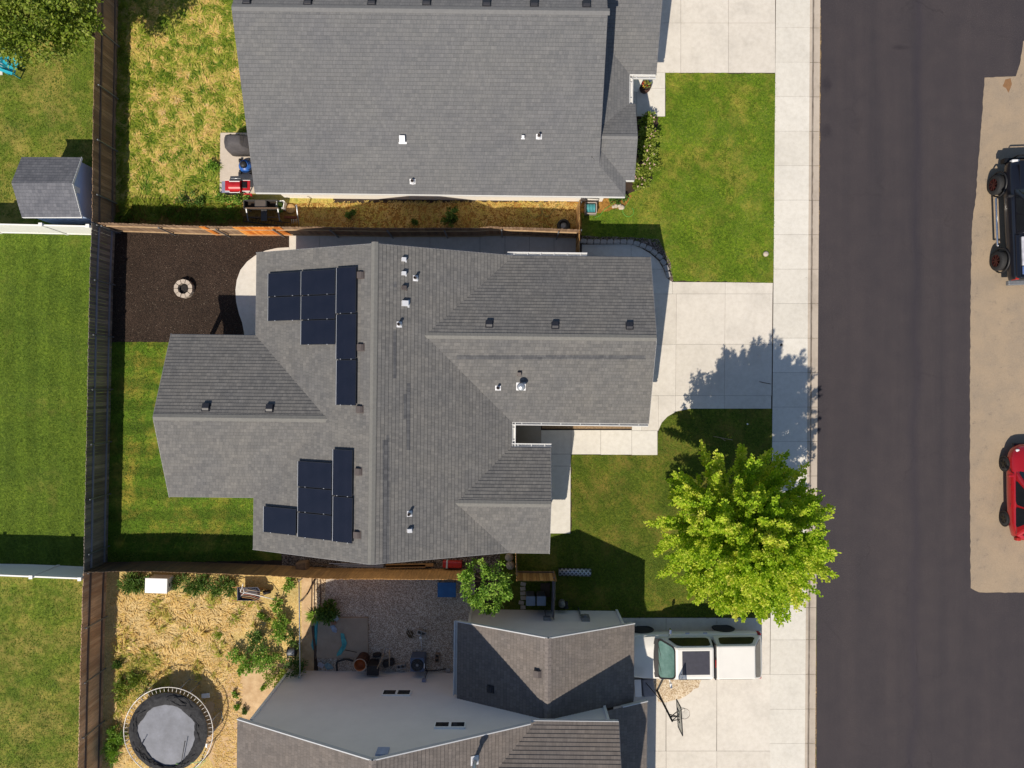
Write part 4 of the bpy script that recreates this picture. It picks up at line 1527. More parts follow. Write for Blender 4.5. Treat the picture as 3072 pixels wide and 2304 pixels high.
def shrub(name, label, px, py, r, h, n, m=GREENL, ls=.09, tint=.5, wd=.6, group=None, cat='shrub', flowers=None, ell=(1, 1), base_z=0.02):
    base = P(px, py, base_z)
    t = thing(name, label, cat, base, 0, group)
    b, f = MB(), MB()
    for i in range(5):
        a = rnd.uniform(0, 6.28)
        e = base + Vector((math.cos(a) * r * .5 * ell[0], math.sin(a) * r * .5 * ell[1], h * .7))
        b.tube([base, base.lerp(e, .5) + Vector((0, 0, h * .1)), e], [.012, .009, .005], 4)
    n = int(n * 1.7)
    ls *= 1.15
    k = max(4, n // 34)
    for i in range(k):
        v = rvec()
        p = base + Vector((v.x * r * .85 * ell[0], v.y * r * .85 * ell[1], h * (.3 + .6 * rnd.random() * (1 - .5 * (v.x ** 2 + v.y ** 2)))))
        clump(f, p, Vector((v.x, v.y, .9)), h * .3 + .05, r * .22 + .04, 34, ls, ls * wd, tint + rnd.uniform(-.15, .18))
    b.build('stem', BARK, t)
    f.build('foliage', m, t)
    if flowers:
        for _ in range(flowers):
            v = rvec()
            p = base + Vector((v.x * r * .8 * ell[0], v.y * r * .8 * ell[1], h * (.95 + .15 * rnd.random())))
            g = MB()
            for _k in range(7):
                leaf(g, p, rvec(), rvec(), .06, .05, rnd.random())
            g.build('flower', PINK, t)
    return t


PINK = attr_mat('pale_pink_petals', [(0, A(206, 150, 140)), (.6, A(232, 196, 186)), (1, A(244, 226, 214))], .6, .2)
RG = 'flowering shrubs along the north house front'
for px, py, r, hh, fl_, tn, lab in ((1938, 372, .36, .7, 4, .42, 'sparse pink flowering shrub at the walkway end of the bed by the north house'), (1938, 415, .5, .75, 5, .62, 'yellow green flowering shrub second from the walkway in the bed by the north house'),
                                    (1934, 460, .55, .8, 4, .55, 'leafy green shrub in the middle of the bed by the north house'), (1932, 505, .55, .75, 8, .5, 'shrub with most pink flowers in the bed by the north house'),
                                    (1915, 548, .5, .6, 7, .55, 'low spreading shrub at the lower end of the bed by the north house')):
    shrub('flowering_shrub', lab, px, py, r, hh, 560, YELLEAF, .085, tn, .7, RG, 'shrub', fl_)
WB = 'weeds in the straw yard'
for px, py, r, hh, n, m, tn, ell, lab in (
        (872, 1752, .34, .5, 260, GREENL, .55, (1, 1.5), 'upright green weed patch against the fence beside the wheelbarrow'),
        (838, 1808, .28, .4, 160, GREENL, .6, (1, 1.3), 'thin green weed patch just below the wheelbarrow handles'),
        (795, 1845, .28, .3, 130, GREENL, .55, (1.3, .8), 'small leafy weed patch below the wheelbarrow tub'),
        (846, 1875, .52, .65, 620, GREENL, .62, (.8, 1.5), 'tall oval patch of bright weeds left of the metal rail'),
        (778, 1912, .5, 1.0, 520, DKGREENL, .42, (1, 1), 'dark green bush in the middle of the straw yard weeds'),
        (722, 1966, .45, .5, 330, GREENL, .6, (1, 1), 'bright leafy weed patch nearest the open straw'),
        (745, 1995, .38, .45, 260, GREENL, .66, (1.2, .8), 'yellow green weed patch at the lower edge of the weeds'),
        (800, 1975, .75, .6, 680, GREENL, .5, (1.2, .9), 'broad green weed patch in the middle of the weeds by the south house'),
        (838, 2022, .58, .7, 520, YELLEAF, .55, (1, 1), 'flowering weed patch touching the roof edge of the south house'),
        (878, 1918, .35, .5, 180, DKGREENL, .5, (1, 1.2), 'scraggly weed patch above the wire reel'),
        (900, 2000, .55, 1.1, 520, DKGREENL, .4, (.9, 1.2), 'dark bush against the corner of the south house'),
        (705, 2082, .15, .2, 70, GREENL, .45, (1, 1), 'small round weed on bare earth beside the trampoline shadow'),
        (716, 2116, .15, .2, 70, GREENL, .45, (1, 1), 'left one of two touching small weeds on bare earth'),
        (735, 2124, .18, .22, 90, DKGREENL, .45, (1, 1), 'right one of two touching small weeds on bare earth'),
        (792, 2062, .12, .18, 50, GREENL, .5, (1, 1), 'tiny weed close to the white rake board of the south house'),
        (366, 1988, .33, .4, 190, DKGREENL, .5, (.9, 1.2), 'dark weed clump beside the reddish fence above the trampoline'),
        (378, 2062, .5, .55, 360, YELLEAF, .4, (.8, 1.3), 'weed clump touching the upper left of the trampoline'),
        (425, 2030, .5, .5, 320, YELLEAF, .35, (1.2, .9), 'yellowing weed clump just above the trampoline'),
        (352, 2225, .5, .5, 460, GREENL, .5, (.8, 2.0), 'long green weed strip between fence and trampoline'),
        (410, 1742, .75, .5, 560, DKGREENL, .55, (1.5, .55), 'grassy weeds along the fence left of the white bin'),
        (585, 1748, .75, .45, 460, DKGREENL, .55, (1.6, .55), 'grassy weeds along the fence right of the white bin'),
        (672, 1756, .55, .4, 300, DKGREENL, .55, (1.5, .6), 'grassy weeds along the fence left of the wheelbarrow')):
    shrub('weed_patch', lab, px, py, r, hh, int(n * (1.3 if 'grassy' in lab or 'strip' in lab else 1)), m, .2 if 'grassy' in lab or 'strip' in lab else (.09 if n > 100 else .08), tn, .16 if 'grassy' in lab or 'strip' in lab else .5, WB, 'weeds', None, ell)
shrub('leafy_plant', 'dark leafy bush at the corner of the garden pad', 990, 1828, .5, .6, 460, DKGREENL, .14, .55, .5, None, 'shrub')
shrub('side_shrub', 'low green shrub at the street corner of the north house', 1850, 600, .34, .45, 220, DKGREENL, .09, .5, .7, None, 'shrub', None, (1.3, .7))
GW_ = 'weeds in the north side yards'
for px, py, r, hh, n, m, tn, ell, lab in ((1054, 646, .26, .4, 130, DKGREENL, .4, (1, 1), 'dark weed alone in the middle of the dry strip'), (1356, 640, .3, .8, 200, DKGREENL, .4, (.8, 1.2), 'tall dark weed in the dry strip'),
                                          (1352, 668, .36, .4, 200, DKGREENL, .35, (1.3, .7), 'low dark weed at the fence below the tall one'), (1243, 668, .2, .3, 80, DKGREENL, .4, (1, 1), 'small dark weed at the fence in the dry strip'),
                                          (640, 498, .3, .3, 160, GREENL, .45, (1.2, .9), 'green weed clump at the edge of the patio'), (700, 598, .5, .3, 320, GREENL, .55, (1.6, .6), 'leafy weeds at the lower edge of the patio by the red grill'),
                                          (575, 602, .5, .35, 260, DKGREENL, .55, (1.5, .7), 'grey green weeds at the shaded edge of the unmown yard')):
    shrub('weed_patch', lab, px, py, r, hh, n, m, .09, tn, .5, GW_, 'weeds', None, ell)
# spiky plant beside the garden pad
base = P(944, 1846, .02)
t = thing('spiky_plant', 'bright spiky strap leaved plant at the pad corner', 'plant', base)
b = MB()
for i in range(46):
    a = rnd.uniform(0, 6.28)
    e = rnd.uniform(.2, 1.1)
    d = Vector((math.cos(a) * math.cos(e), math.sin(a) * math.cos(e), math.sin(e)))
    leaf(b, base + d * .04, d, Vector((0, 0, 1)) + rvec() * .2, rnd.uniform(.3, .55), .055, rnd.uniform(.5, 1))
b.build('leaves', GREENL, t)


# ------------------------------------------------------------------ unmown grass (uncountable)
STRAWB = attr_mat('straw_blades', [(0, A(100, 134, 32)), (.3, A(164, 176, 60)), (.5, A(222, 206, 112)), (.75, A(246, 210, 134)), (1, A(252, 228, 172))], .7, .35)


def blades(name, polys, n, hmin, hmax, w, bias, amp, lean, seed, per=5, m=STRAWB, z=.02, sc=.9, avoid=None):
    polys = [W(p) for p in polys]
    xs_ = [q.x for p in polys for q in p]
    ys_ = [q.y for p in polys for q in p]
    b = MB()
    k = 0
    while k < n:
        x, y = rnd.uniform(min(xs_), max(xs_)), rnd.uniform(min(ys_), max(ys_))
        if not any(inside(p, x, y) for p in polys) or (avoid and avoid(x, y)):
            continue
        k += 1
        q = Vector((x * sc, y * sc, seed))
        g = noise.noise(q * 1.4) * .6 + noise.noise(q * 4.0) * .5
        sw = noise.noise(q * .9 + Vector((9, 3, 1))) * 5.0 + noise.noise(q * 2.6) * 2.0
        tn = bias + amp * g
        for _ in range(per):
            a = sw + rnd.gauss(0, .5)
            hh = rnd.uniform(hmin, hmax)
            e = lean + rnd.gauss(0, .22)
            d = Vector((math.cos(a) * math.cos(e), math.sin(a) * math.cos(e), max(.12, math.sin(e))))
            p = Vector((x + rnd.uniform(-.07, .07), y + rnd.uniform(-.07, .07), z))
            s = Vector((-d.y, d.x, 0)).normalized() * w * rnd.uniform(.6, 1.2)
            mid = p + d * hh * .55
            tip = p + d * hh - Vector((0, 0, hh * .18))
            tt = max(0, min(1, tn + rnd.gauss(0, .1)))
            b.face([p - s, p + s, mid + s * .8, mid - s * .8], tint=tt)
            b.face([mid - s * .8, mid + s * .8, tip], tint=tt)
    return struct(b.build(name, m), 'stuff')


blades('unmown_grass', [[(388, -160), (705, -160), (800, 395), (655, 395), (655, 600), (388, 612)]], 6600, .16, .34, .023, .35, .9, .13, 1.0, 6, sc=1.7)
blades('shaded_weeds', [[(352, 600), (720, 612), (728, 664), (352, 664)]], 700, .2, .45, .012, .2, .3, .9, 2.0, 5)
blades('shaded_weeds', [[(350, -160), (388, -160), (384, 600), (350, 600)]], 500, .12, .3, .014, .2, .3, .6, 5.0, 5)
blades('dry_grass', [[(345, 1790), (720, 1770), (850, 1850), (690, 1900), (700, 1990), (640, 2090), (330, 2330), (340, 1990)]], 4300, .15, .40, .018, .90, .34, .13, 3.0, 5, sc=1.3, avoid=lambda x, y: (x + 15.4) ** 2 + (y + 15.6) ** 2 < 3.2)
blades('dry_grass', [[(900, 604), (1735, 606), (1735, 690), (900, 690)]], 1700, .05, .15, .012, .66, .3, .4, 4.0, 5)
blades('dry_grass', [[(640, 1990), (720, 1960), (730, 2300), (640, 2310)]], 700, .06, .16, .012, .85, .2, .3, 6.0, 5)
blades('dry_grass_tussocks', [[(345, 1800), (720, 1780), (840, 1860), (690, 1900), (690, 2040), (345, 2010)]], 130, .3, .55, .018, .42, .5, .62, 13.0, 8, avoid=lambda x, y: noise.noise(Vector((x * 1.1, y * 1.1, 3))) < .05)
blades('trampled_grass', [[(345, 1960), (480, 1950), (520, 2050), (400, 2110), (350, 2150)]], 420, .2, .45, .016, .40, .7, .5, 15.0, 6)
# mown lawns: short blades so that their edges and colour are not flat
TURF = attr_mat('turf_blades', [(0, A(60, 86, 18)), (.4, A(100, 126, 32)), (.7, A(136, 152, 54)), (1, A(198, 178, 104))], .7, .25)
blades('lawn_grass', [[(1998, 221), (2325, 223), (2318, 846), (2020, 841), (2004, 790), (1985, 745), (1955, 724), (1748, 720), (1748, 640), (1880, 622), (1975, 470), (1975, 355), (1996, 352)]], 9000, .03, .07, .012, .45, .45, .7, 7.0, 3, TURF, .022, .7)
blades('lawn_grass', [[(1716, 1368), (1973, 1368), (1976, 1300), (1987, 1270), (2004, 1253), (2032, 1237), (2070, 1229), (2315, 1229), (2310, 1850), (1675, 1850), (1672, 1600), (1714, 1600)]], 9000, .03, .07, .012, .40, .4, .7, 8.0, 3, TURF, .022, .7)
blades('lawn_grass', [[(336, 1028), (500, 1030), (430, 1250), (515, 1500), (765, 1500), (765, 1680), (320, 1686)]], 5500, .03, .07, .012, .45, .5, .7, 9.0, 3, TURF, .012, .7)
blades('lawn_grass', [[(-10, 706), (318, 706), (306, 1690), (-10, 1690)]], 9000, .03, .06, .012, .36, .28, .7, 10.0, 3, TURF, .010, .7)
blades('lawn_grass', [[(-10, -100), (330, -100), (330, 650), (-10, 650)]], 6000, .03, .08, .013, .46, .5, .7, 11.0, 3, TURF, .010, .7)
blades('lawn_grass', [[(-10, 1735), (300, 1740), (285, 2330), (-10, 2330)]], 5500, .03, .08, .013, .5, .5, .7, 12.0, 3, TURF, .010, .7)

# ------------------------------------------------------------------ vehicles
def xf(parent):
    return ROOTM[parent.name]


def ring(x, zc, hw, hh, e=4.5, n=32):
    out = []
    for j in range(n):
        t = 2 * math.pi * j / n
        c, s = math.cos(t), math.sin(t)
        out.append(Vector((x, math.copysign(abs(c) ** (2 / e), c) * hw, zc + math.copysign(abs(s) ** (2 / e), s) * hh)))
    return out


def frustum(b, B, T, z0, z1, xs_=None):
    """cabin: base rectangle B=(x0,x1,w) at z0, roof rectangle T at z1; returns its corners"""
    v = [Vector((B[0], -B[2], z0)), Vector((B[1], -B[2], z0)), Vector((B[1], B[2], z0)), Vector((B[0], B[2], z0)),
         Vector((T[0], -T[2], z1)), Vector((T[1], -T[2], z1)), Vector((T[1], T[2], z1)), Vector((T[0], T[2], z1))]
    b.mesh(v, [(0, 1, 5, 4), (1, 2, 6, 5), (2, 3, 7, 6), (3, 0, 4, 7), (4, 5, 6, 7), (0, 3, 2, 1)])
    return v


def pane(b, q, s0, s1, t0, t1, off=.012, th=.008, round_=.12):
    """rounded pane lying on the quad q (p00, p10, p11, p01), pushed out by off"""
    def bl(s, t):
        return (q[0] * (1 - s) + q[1] * s) * (1 - t) + (q[3] * (1 - s) + q[2] * s) * t
    n = (q[1] - q[0]).cross(q[3] - q[0]).normalized()
    pts = []
    rs, rt = round_ * (s1 - s0), round_ * 1.6 * (t1 - t0)
    for cx, cy, a0 in ((s1 - rs, t1 - rt, 0), (s0 + rs, t1 - rt, 90), (s0 + rs, t0 + rt, 180), (s1 - rs, t0 + rt, 270)):
        for k in range(4):
            a = math.radians(a0 + 30 * k)
            pts.append(bl(cx + math.cos(a) * rs, cy + math.sin(a) * rt) + n * off)
    m = len(pts)
    lo = [p - n * (off + th) for p in pts]
    b.mesh(pts + lo, [tuple(range(m))] + [(i, i + m, (i + 1) % m + m, (i + 1) % m) for i in range(m)])


def wheel(root, x, y, r, w, rim_m, spokes=6, rim_r=.66):
    sgn = 1 if y > 0 else -1
    b = MB()
    prof = [(r * .62, -w / 2), (r * .92, -w / 2), (r, -w / 2 + .04), (r, w / 2 - .04), (r * .92, w / 2), (r * .62, w / 2)]
    b.lathe((x, y, r), prof, 28, axis=(0, 1, 0))
    wh = b.build('wheel', RUBBER, root, local=True)
    b = MB()
    yo = y + sgn * (w / 2 - .05)
    b.lathe((x, yo, r), [(r * rim_r, sgn * .03), (r * rim_r * .93, sgn * .045), (r * rim_r * .9, -sgn * .03), (.0, -sgn * .03)], 24, axis=(0, 1, 0))
    for k in range(spokes):
        a = 2 * math.pi * k / spokes
        d = Vector((math.cos(a), 0, math.sin(a)))
        c = Vector((x, yo + sgn * .02, r))
        b.bar(c + d * .02, c + d * r * rim_r * .95, .05, .05, up=(0, 1, 0))
    b.cyl((x, yo, r), .055, .05, 12, axis=(0, sgn, 0))
    b.build('rim', rim_m, wh, local=True)
    return wh


def car_paint(name, c, rough=.25, coat=.8, metal=0.0):
    t = NT(name)
    setb(t, rough, metal, .5, coat)
    t.b.inputs['Coat Roughness'].default_value = .06
    n = t.noise(1.3, 5, .6, t.obj())
    t.l(t.ramp(n, [(.3, tuple(x * .92 for x in c[:3])), (.7, c[:3])]), t.b.inputs['Base Color'])
    return t.m


PW = car_paint('white_car_paint', (.72, .70, .66, 1), .35, .5)
PB = car_paint('black_car_paint', (.006, .007, .012, 1), .3, .35)
PR = car_paint('red_car_paint', (.42, .008, .014, 1), .28, .9, .25)
GREENGL = mat('green_tinted_glass', (.16, .27, .25, 1), (.07, .15, .13, 1), 2.6, .08, spec=.7)
REDL = mat('red_lens', (.35, .02, .015, 1), None, 8, .25)
CLEARL = mat('clear_lens', (.7, .7, .7, 1), None, 8, .15)
CHROME = mat('chrome', (.7, .71, .72, 1), None, 6, .15, metal=1)
BLACKR = mat('black_roof_panel', (.035, .035, .05, 1), None, 6, .45, var=.2)


def mirror(root, x, y, z, s, m):
    b = MB()
    b.bar((x, y, z), (x - .04, y + s * .16, z + .04), .05, .04)
    b.box((x - .05, y + s * .24, z + .07), (.09, .2, .17))
    return b.build('mirror', m, root, local=True, bevel=.025)


def white_pickup():
    t = thing('pickup_truck', 'white pickup truck with a canopy and black roof panel parked in the south driveway', 'truck', (7.93, -11.86, .035), math.pi + .012)
    b = MB()
    st = [(-2.94, .62, .80, .12), (-2.92, .80, .93, .30), (-2.80, .81, .985, .34), (-.70, .81, 1.0, .345), (1.0, .81, 1.0, .345), (1.62, .80, .99, .34), (2.2, .78, .98, .32), (2.55, .755, .95, .285), (2.76, .73, .90, .25), (2.88, .70, .82, .20), (2.93, .66, .70, .12)]
    b.loft([ring(*s, 3.6) for s in st])
    b.build('body', PW, t, local=True)
    b = MB()
    # bonnet: crowned panel, narrower and lower towards the nose, with two creases
    nx_, ny_ = 12, 16
    V, F = [], []
    for i in range(nx_ + 1):
        f_ = i / nx_
        for j in range(ny_ + 1):
            q = -1 + 2 * j / ny_
            x = 1.80 + 1.06 * f_ - .16 * q * q * f_ - .10 * q * q * (1 - f_)
            w = .90 - .14 * f_ ** 2
            top = 1.165 - .13 * f_ ** 1.7
            crease = .022 * max(0, 1 - abs(abs(q) - .55) / .12)
            V.append(Vector((x, q * w, top - .075 * q ** 4 - .02 * q * q + crease * (1 - f_ * .6))))
    for i in range(nx_):
        for j in range(ny_):
            k_ = i * (ny_ + 1) + j
            F.append((k_, k_ + ny_ + 1, k_ + ny_ + 2, k_ + 1))
    b.mesh(V, F, True)
    b.build('bonnet', PW, t, local=True)
    b = MB()
    v = frustum(b, (-.70, 1.62, .93), (-.66, .98, .68), 1.10, 1.80)
    cab = b.build('cab', PW, t, local=True, bevel=.10)
    b = MB()
    pane(b, [v[1], v[2], v[6], v[5]], .05, .95, .08, .93, .014)
    b.build('windscreen', GREENGL, cab, local=True)
    b = MB()
    pane(b, [v[1], v[2], v[6], v[5]], .005, .995, .02, .985, .007)
    b.build('windscreen_seal', BLACKP, cab, local=True)
    for q in ([v[2], v[3], v[7], v[6]], [v[0], v[1], v[5], v[4]]):
        b = MB()
        lo, hi = ((.12, .93) if q[0] is v[2] else (.07, .88))
        pane(b, q, lo, hi, .18, .88, .014)
        b.build('window', GLASSD, cab, local=True)
    b = MB()
    b.box((.12, -.02, 1.806), (1.17, 1.0, .02))
    b.build('roof_panel', BLACKR, cab, local=True, bevel=.008)
    # cowl vents and wipers
    b = MB()
    V, F = [], []
    for j in range(17):
        q = -1 + 2 * j / 16
        for x in (1.56, 1.84):
            V.append(Vector((x - .10 * q * q, q * .84, 1.158 - .03 * q * q + (.012 if x < 1.7 else 0))))
    F = [(2 * j, 2 * j + 1, 2 * j + 3, 2 * j + 2) for j in range(16)]
    b.mesh(V, F, True)
    b.bar((1.60, -.6, 1.18), (1.46, .05, 1.27), .02, .02)
    b.bar((1.60, .1, 1.18), (1.46, .7, 1.27), .02, .02)
    b.build('cowl_grille', BLACKP, t, local=True)
    b = MB()
    c = frustum(b, (-2.88, -.78, .95), (-2.40, -.78, .70), 1.10, 1.76)
    cap = b.build('canopy', PW, t, local=True, bevel=.05)
    for q in ([c[2], c[3], c[7], c[6]], [c[0], c[1], c[5], c[4]]):
        b = MB()
        pane(b, q, .10, .90, .22, .82, .014)
        b.build('window', GLASSD, cap, local=True)
    b = MB()
    pane(b, [c[3], c[0], c[4], c[7]], .04, .96, .12, .95, .014)
    b.build('rear_window', GLASSD, cap, local=True)
    b = MB()
    b.box((-.735, 0, 1.4), (.05, 1.5, .62))
    b.build('gap_seal', BLACKP, t, local=True)
    b = MB()
    b.box((-.72, .02, 1.80), (.035, .32, .03))
    b.build('brake_light', REDL, t, local=True)
    for s in (-1, 1):
        for x in (2.12, -1.46):
            b = MB()
            b.lathe((x, s * .985, .40), [(.49, 0), (.50, s * .025), (.40, s * .025), (.39, 0)], 24, axis=(0, 1, 0))
            b.cyl((x, s * .97, .40), .42, .022, 24, axis=(0, s, 0))
            b.build('wheel_arch', BLACKP, t, local=True)
            wheel(t, x, s * .85, .385, .25, BLACKM)
        mirror(t, 1.12, s * .93, 1.12, s, WHITE if s > 0 else CHROME)
        b = MB()
        b.box((-2.84, s * .94, .88), (.14, .1, .34))
        b.build('tail_light', REDL, t, local=True, bevel=.02)
        b = MB()
        b.box((2.84, s * .72, .78), (.14, .3, .16))
        b.build('headlight', CLEARL, t, local=True, bevel=.03)
        for x in (.28, -.5):
            b = MB()
            b.box((x, s * 1.005, .98), (.18, .03, .04))
            b.build('door_handle', CHROME, t, local=True)
    b = MB()
    b.box((-2.98, 0, .52), (.16, 1.8, .2))
    b.build('bumper', CHROME, t, local=True, bevel=.03)
    b = MB()
    b.box((2.95, 0, .5), (.14, 1.8, .2))
    b.build('bumper', CHROME, t, local=True, bevel=.03)
    b = MB()
    b.tube([(.78, .45, 1.8), (.74, .45, 1.84)], .012, 6)
    b.build('antenna', BLACKP, t, local=True)


white_pickup()


def black_pickup():
    t = thing('pickup_truck', 'lifted black pickup truck with red wheel spokes parked across the street', 'truck', (22.66, 7.18, -.09), math.pi / 2 + .035)
    rimr = mat('red_black_rim', (.09, .015, .014, 1), (.012, .006, .006, 1), 16, .45, metal=.3)
    b = MB()
    st = [(-2.62, .95, .88, .18), (-2.58, 1.02, .95, .32), (-2.4, 1.03, .98, .36), (.6, 1.03, 1.0, .37), (1.3, 1.03, 1.0, .36), (2.1, 1.0, .97, .33), (2.5, .96, .90, .28), (2.62, .92, .80, .2)]
    b.loft([ring(*s) for s in st])
    b.build('body', PB, t, local=True)
    b = MB()
    b.box((1.85, 0, 1.36), (1.3, 1.3, .05))
    b.build('bonnet', PB, t, local=True, bevel=.04)
    b = MB()
    v = frustum(b, (-.72, 1.32, .92), (-.62, .60, .70), 1.33, 1.98)
    cab = b.build('cab', PB, t, local=True, bevel=.07)
    b = MB()
    pane(b, [v[1], v[2], v[6], v[5]], .06, .94, .08, .93, .014)
    b.build('windscreen', GLASSD, cab, local=True)
    for q in ([v[2], v[3], v[7], v[6]], [v[0], v[1], v[5], v[4]]):
        for s0, s1 in ((.10, .50), (.54, .92)):
            b = MB()
            pane(b, q, s0, s1, .15, .88, .014)
            b.build('window', GLASSD, cab, local=True)
    # bed with a pale load lying under the rails
    for s in (-1, 1):
        b = MB()
        b.box((-1.65, s * .89, 1.42), (1.86, .16, .06))
        b.build('bed_rail', PB, t, local=True, bevel=.015)
    b = MB()
    b.box((-2.52, 0, 1.42), (.1, 1.6, .06))
    b.build('tailgate', PB, t, local=True, bevel=.015)
    b = MB()
    b.box((-1.42, 0, 1.43), (1.25, 1.46, .10))
    b.build('bed_cover', mat('white_bed_cover', A(216, 218, 226), A(170, 172, 182), 5, .5), t, local=True, bevel=.03)
    b = MB()
    b.box((-2.25, 0, 1.43), (.36, 1.46, .08))
    b.build('tool_box', mat('blue_grey_lid', A(90, 112, 160), None, 4, .4), t, local=True, bevel=.03)
    for s in (-1, 1):
        for x in (1.72, -1.66):
            wheel(t, x, s * 1.02, .44, .34, rimr, 8, .62)
            b = MB()
            b.lathe((x, s * .98, .52), [(.56, 0), (.56, s * .05), (.5, s * .05), (.5, 0)], 24, axis=(0, 1, 0))
            b.build('fender_flare', BLACKP, t, local=True)
        b = MB()
        b.tube([(1.12, s * 1.06, .55), (1.1, s * 1.14, .52), (-1.0, s * 1.14, .52), (-1.02, s * 1.06, .55)], .045, 8)
        b.build('side_step', CHROME, t, local=True)
        mirror(t, 1.0, s * .95, 1.4, s, BLACKP)
        b = MB()
        b.box((2.55, s * .68, 1.12), (.12, .32, .2))
        b.build('headlight', CLEARL, t, local=True, bevel=.03)
        b = MB()
        b.box((-2.57, s * .84, 1.12), (.1, .14, .34))
        b.build('tail_light', REDL, t, local=True, bevel=.02)
        for x in (.35, -.5):
            b = MB()
            b.box((x, s * 1.005, 1.18), (.18, .03, .04))
            b.build('door_handle', BLACKM, t, local=True)
    b = MB()
    b.box((2.68, 0, .72), (.2, 1.86, .28))
    b.tube([(2.78, -.5, .72), (2.82, -.45, 1.05), (2.82, .45, 1.05), (2.78, .5, .72)], .035, 8)
    b.build('bumper', BLACKM, t, local=True, bevel=.03)
    b = MB()
    b.box((-2.70, 0, .70), (.2, 1.8, .2))
    b.box((-2.86, 0, .62), (.16, .08, .08))
    b.build('bumper', DSTEEL, t, local=True, bevel=.03)


black_pickup()


def red_hatchback():
    t = thing('car', 'red hatchback car parked across the street below the black pickup', 'car', (22.86, -4.78, -.09), math.pi / 2)
    rimd = mat('dark_alloy', (.08, .075, .06, 1), (.03, .03, .03, 1), 9, .35, metal=.7)
    b = MB()
    st = [(-2.12, .60, .40, .14), (-2.07, .66, .56, .26), (-1.92, .70, .73, .35), (-1.3, .68, .87, .38), (0, .64, .88, .37), (.95, .62, .88, .355), (1.45, .58, .86, .32), (1.72, .555, .78, .28), (1.90, .52, .66, .235), (2.02, .49, .50, .19), (2.09, .46, .33, .13), (2.11, .45, .2, .08)]
    b.loft([ring(*s, 3.4) for s in st])
    b.build('body', PR, t, local=True)
    b = MB()
    v = frustum(b, (-1.98, 1.02, .80), (-1.45, .22, .60), .88, 1.46)
    cab = b.build('cabin', PR, t, local=True, bevel=.1)
    b = MB()
    pane(b, [v[1], v[2], v[6], v[5]], .06, .94, .08, .92, .016)
    b.build('windscreen', GLASSD, cab, local=True)
    b = MB()
    pane(b, [v[3], v[0], v[4], v[7]], .1, .9, .25, .9, .016)
    b.build('rear_window', GLASSD, cab, local=True)
    for q, rev in (([v[2], v[3], v[7], v[6]], 0), ([v[0], v[1], v[5], v[4]], 1)):
        for s0, s1 in ((.12, .50), (.54, .86)):
            if rev:
                s0, s1 = 1 - s1, 1 - s0
            b = MB()
            pane(b, q, s0, s1, .12, .85, .016)
            b.build('window', GLASSD, cab, local=True)
    for s in (-1, 1):
        for x in (1.22, -1.23):
            wheel(t, x, s * .80, .31, .2, rimd, 5, .74)
            b = MB()
            b.cyl((x, s * .868, .33), .36, .012, 24, axis=(0, s, 0))
            b.build('wheel_arch', BLACKP, t, local=True)
        mirror(t, .82, s * .82, .92, s, PR)
        b = MB()
        b.box((1.80, s * .55, .71), (.22, .16, .09))
        b.build('headlight', CLEARL, t, local=True, bevel=.04)
        b = MB()
        b.box((-2.02, s * .66, .86), (.16, .2, .22))
        b.build('tail_light', REDL, t, local=True, bevel=.04)
        for x in (.25, -.6):
            b = MB()
            b.box((x, s * .885, .78), (.16, .03, .035))
            b.build('door_handle', PR, t, local=True)
    b = MB()
    b.box((2.09, 0, .35), (.1, 1.0, .14))
    b.build('front_grille', BLACKP, t, local=True, bevel=.03)


red_hatchback()

# ------------------------------------------------------------------ shed
t = thing('shed', 'small blue garden shed with a grey roof behind the top left fence', 'shed', (-19.4, 8.3, 0))
b = MB()
y0, y1, ym, xw, xe, ez_, rz_ = 7.06, 9.60, 8.33, -20.75, -18.24, 1.9, 2.52
g = (rz_ - ez_) / (y1 - ym)
def Lw(x, y):
    return UV_of(Vector((x, y, 0)))
shingle(b, [Lw(xw, y0), Lw(xe, y0), Lw(xe, ym), Lw(xw, ym)], (0, g), ez_ - g * (y0 - .22), y0 - .22)
shingle(b, [Lw(xw, ym), Lw(xe, ym), Lw(xe, y1), Lw(xw, y1)], (0, -g), ez_ + g * (y1 - .22), -(y1 - .22))
rf = b.build('roof', GS, t)
b = MB()
b.prism([(xw + .12, y0 + .12), (xe - .16, y0 + .12), (xe - .16, y1 - .12), (xw + .12, y1 - .12)], 0, ez_ - .05)
V = []
for x in (xw + .12, xe - .16):
    V += [Vector((x, y0 + .12, ez_ - .04)), Vector((x, y1 - .12, ez_ - .04)), Vector((x, ym, rz_ - .07))]
b.mesh(V, [(0, 1, 2), (3, 5, 4), (0, 2, 5, 3), (1, 4, 5, 2)])
b.build('wall', SIDE_B, t)
b = MB()
for a, c in (((xe, y0, ez_), (xe, ym, rz_)), ((xe, ym, rz_), (xe, y1, ez_)), ((xw, y0, ez_), (xe, y0, ez_))):
    b.bar(Vector(a) - Vector((0, 0, .06)), Vector(c) - Vector((0, 0, .06)), .03, .10)
b.build('trim', WHITE, t)
b = MB()
b.box((xe - .15, ym - .12, 1.92), (.03, .24, .34))
b.build('vent', WHITE, t)

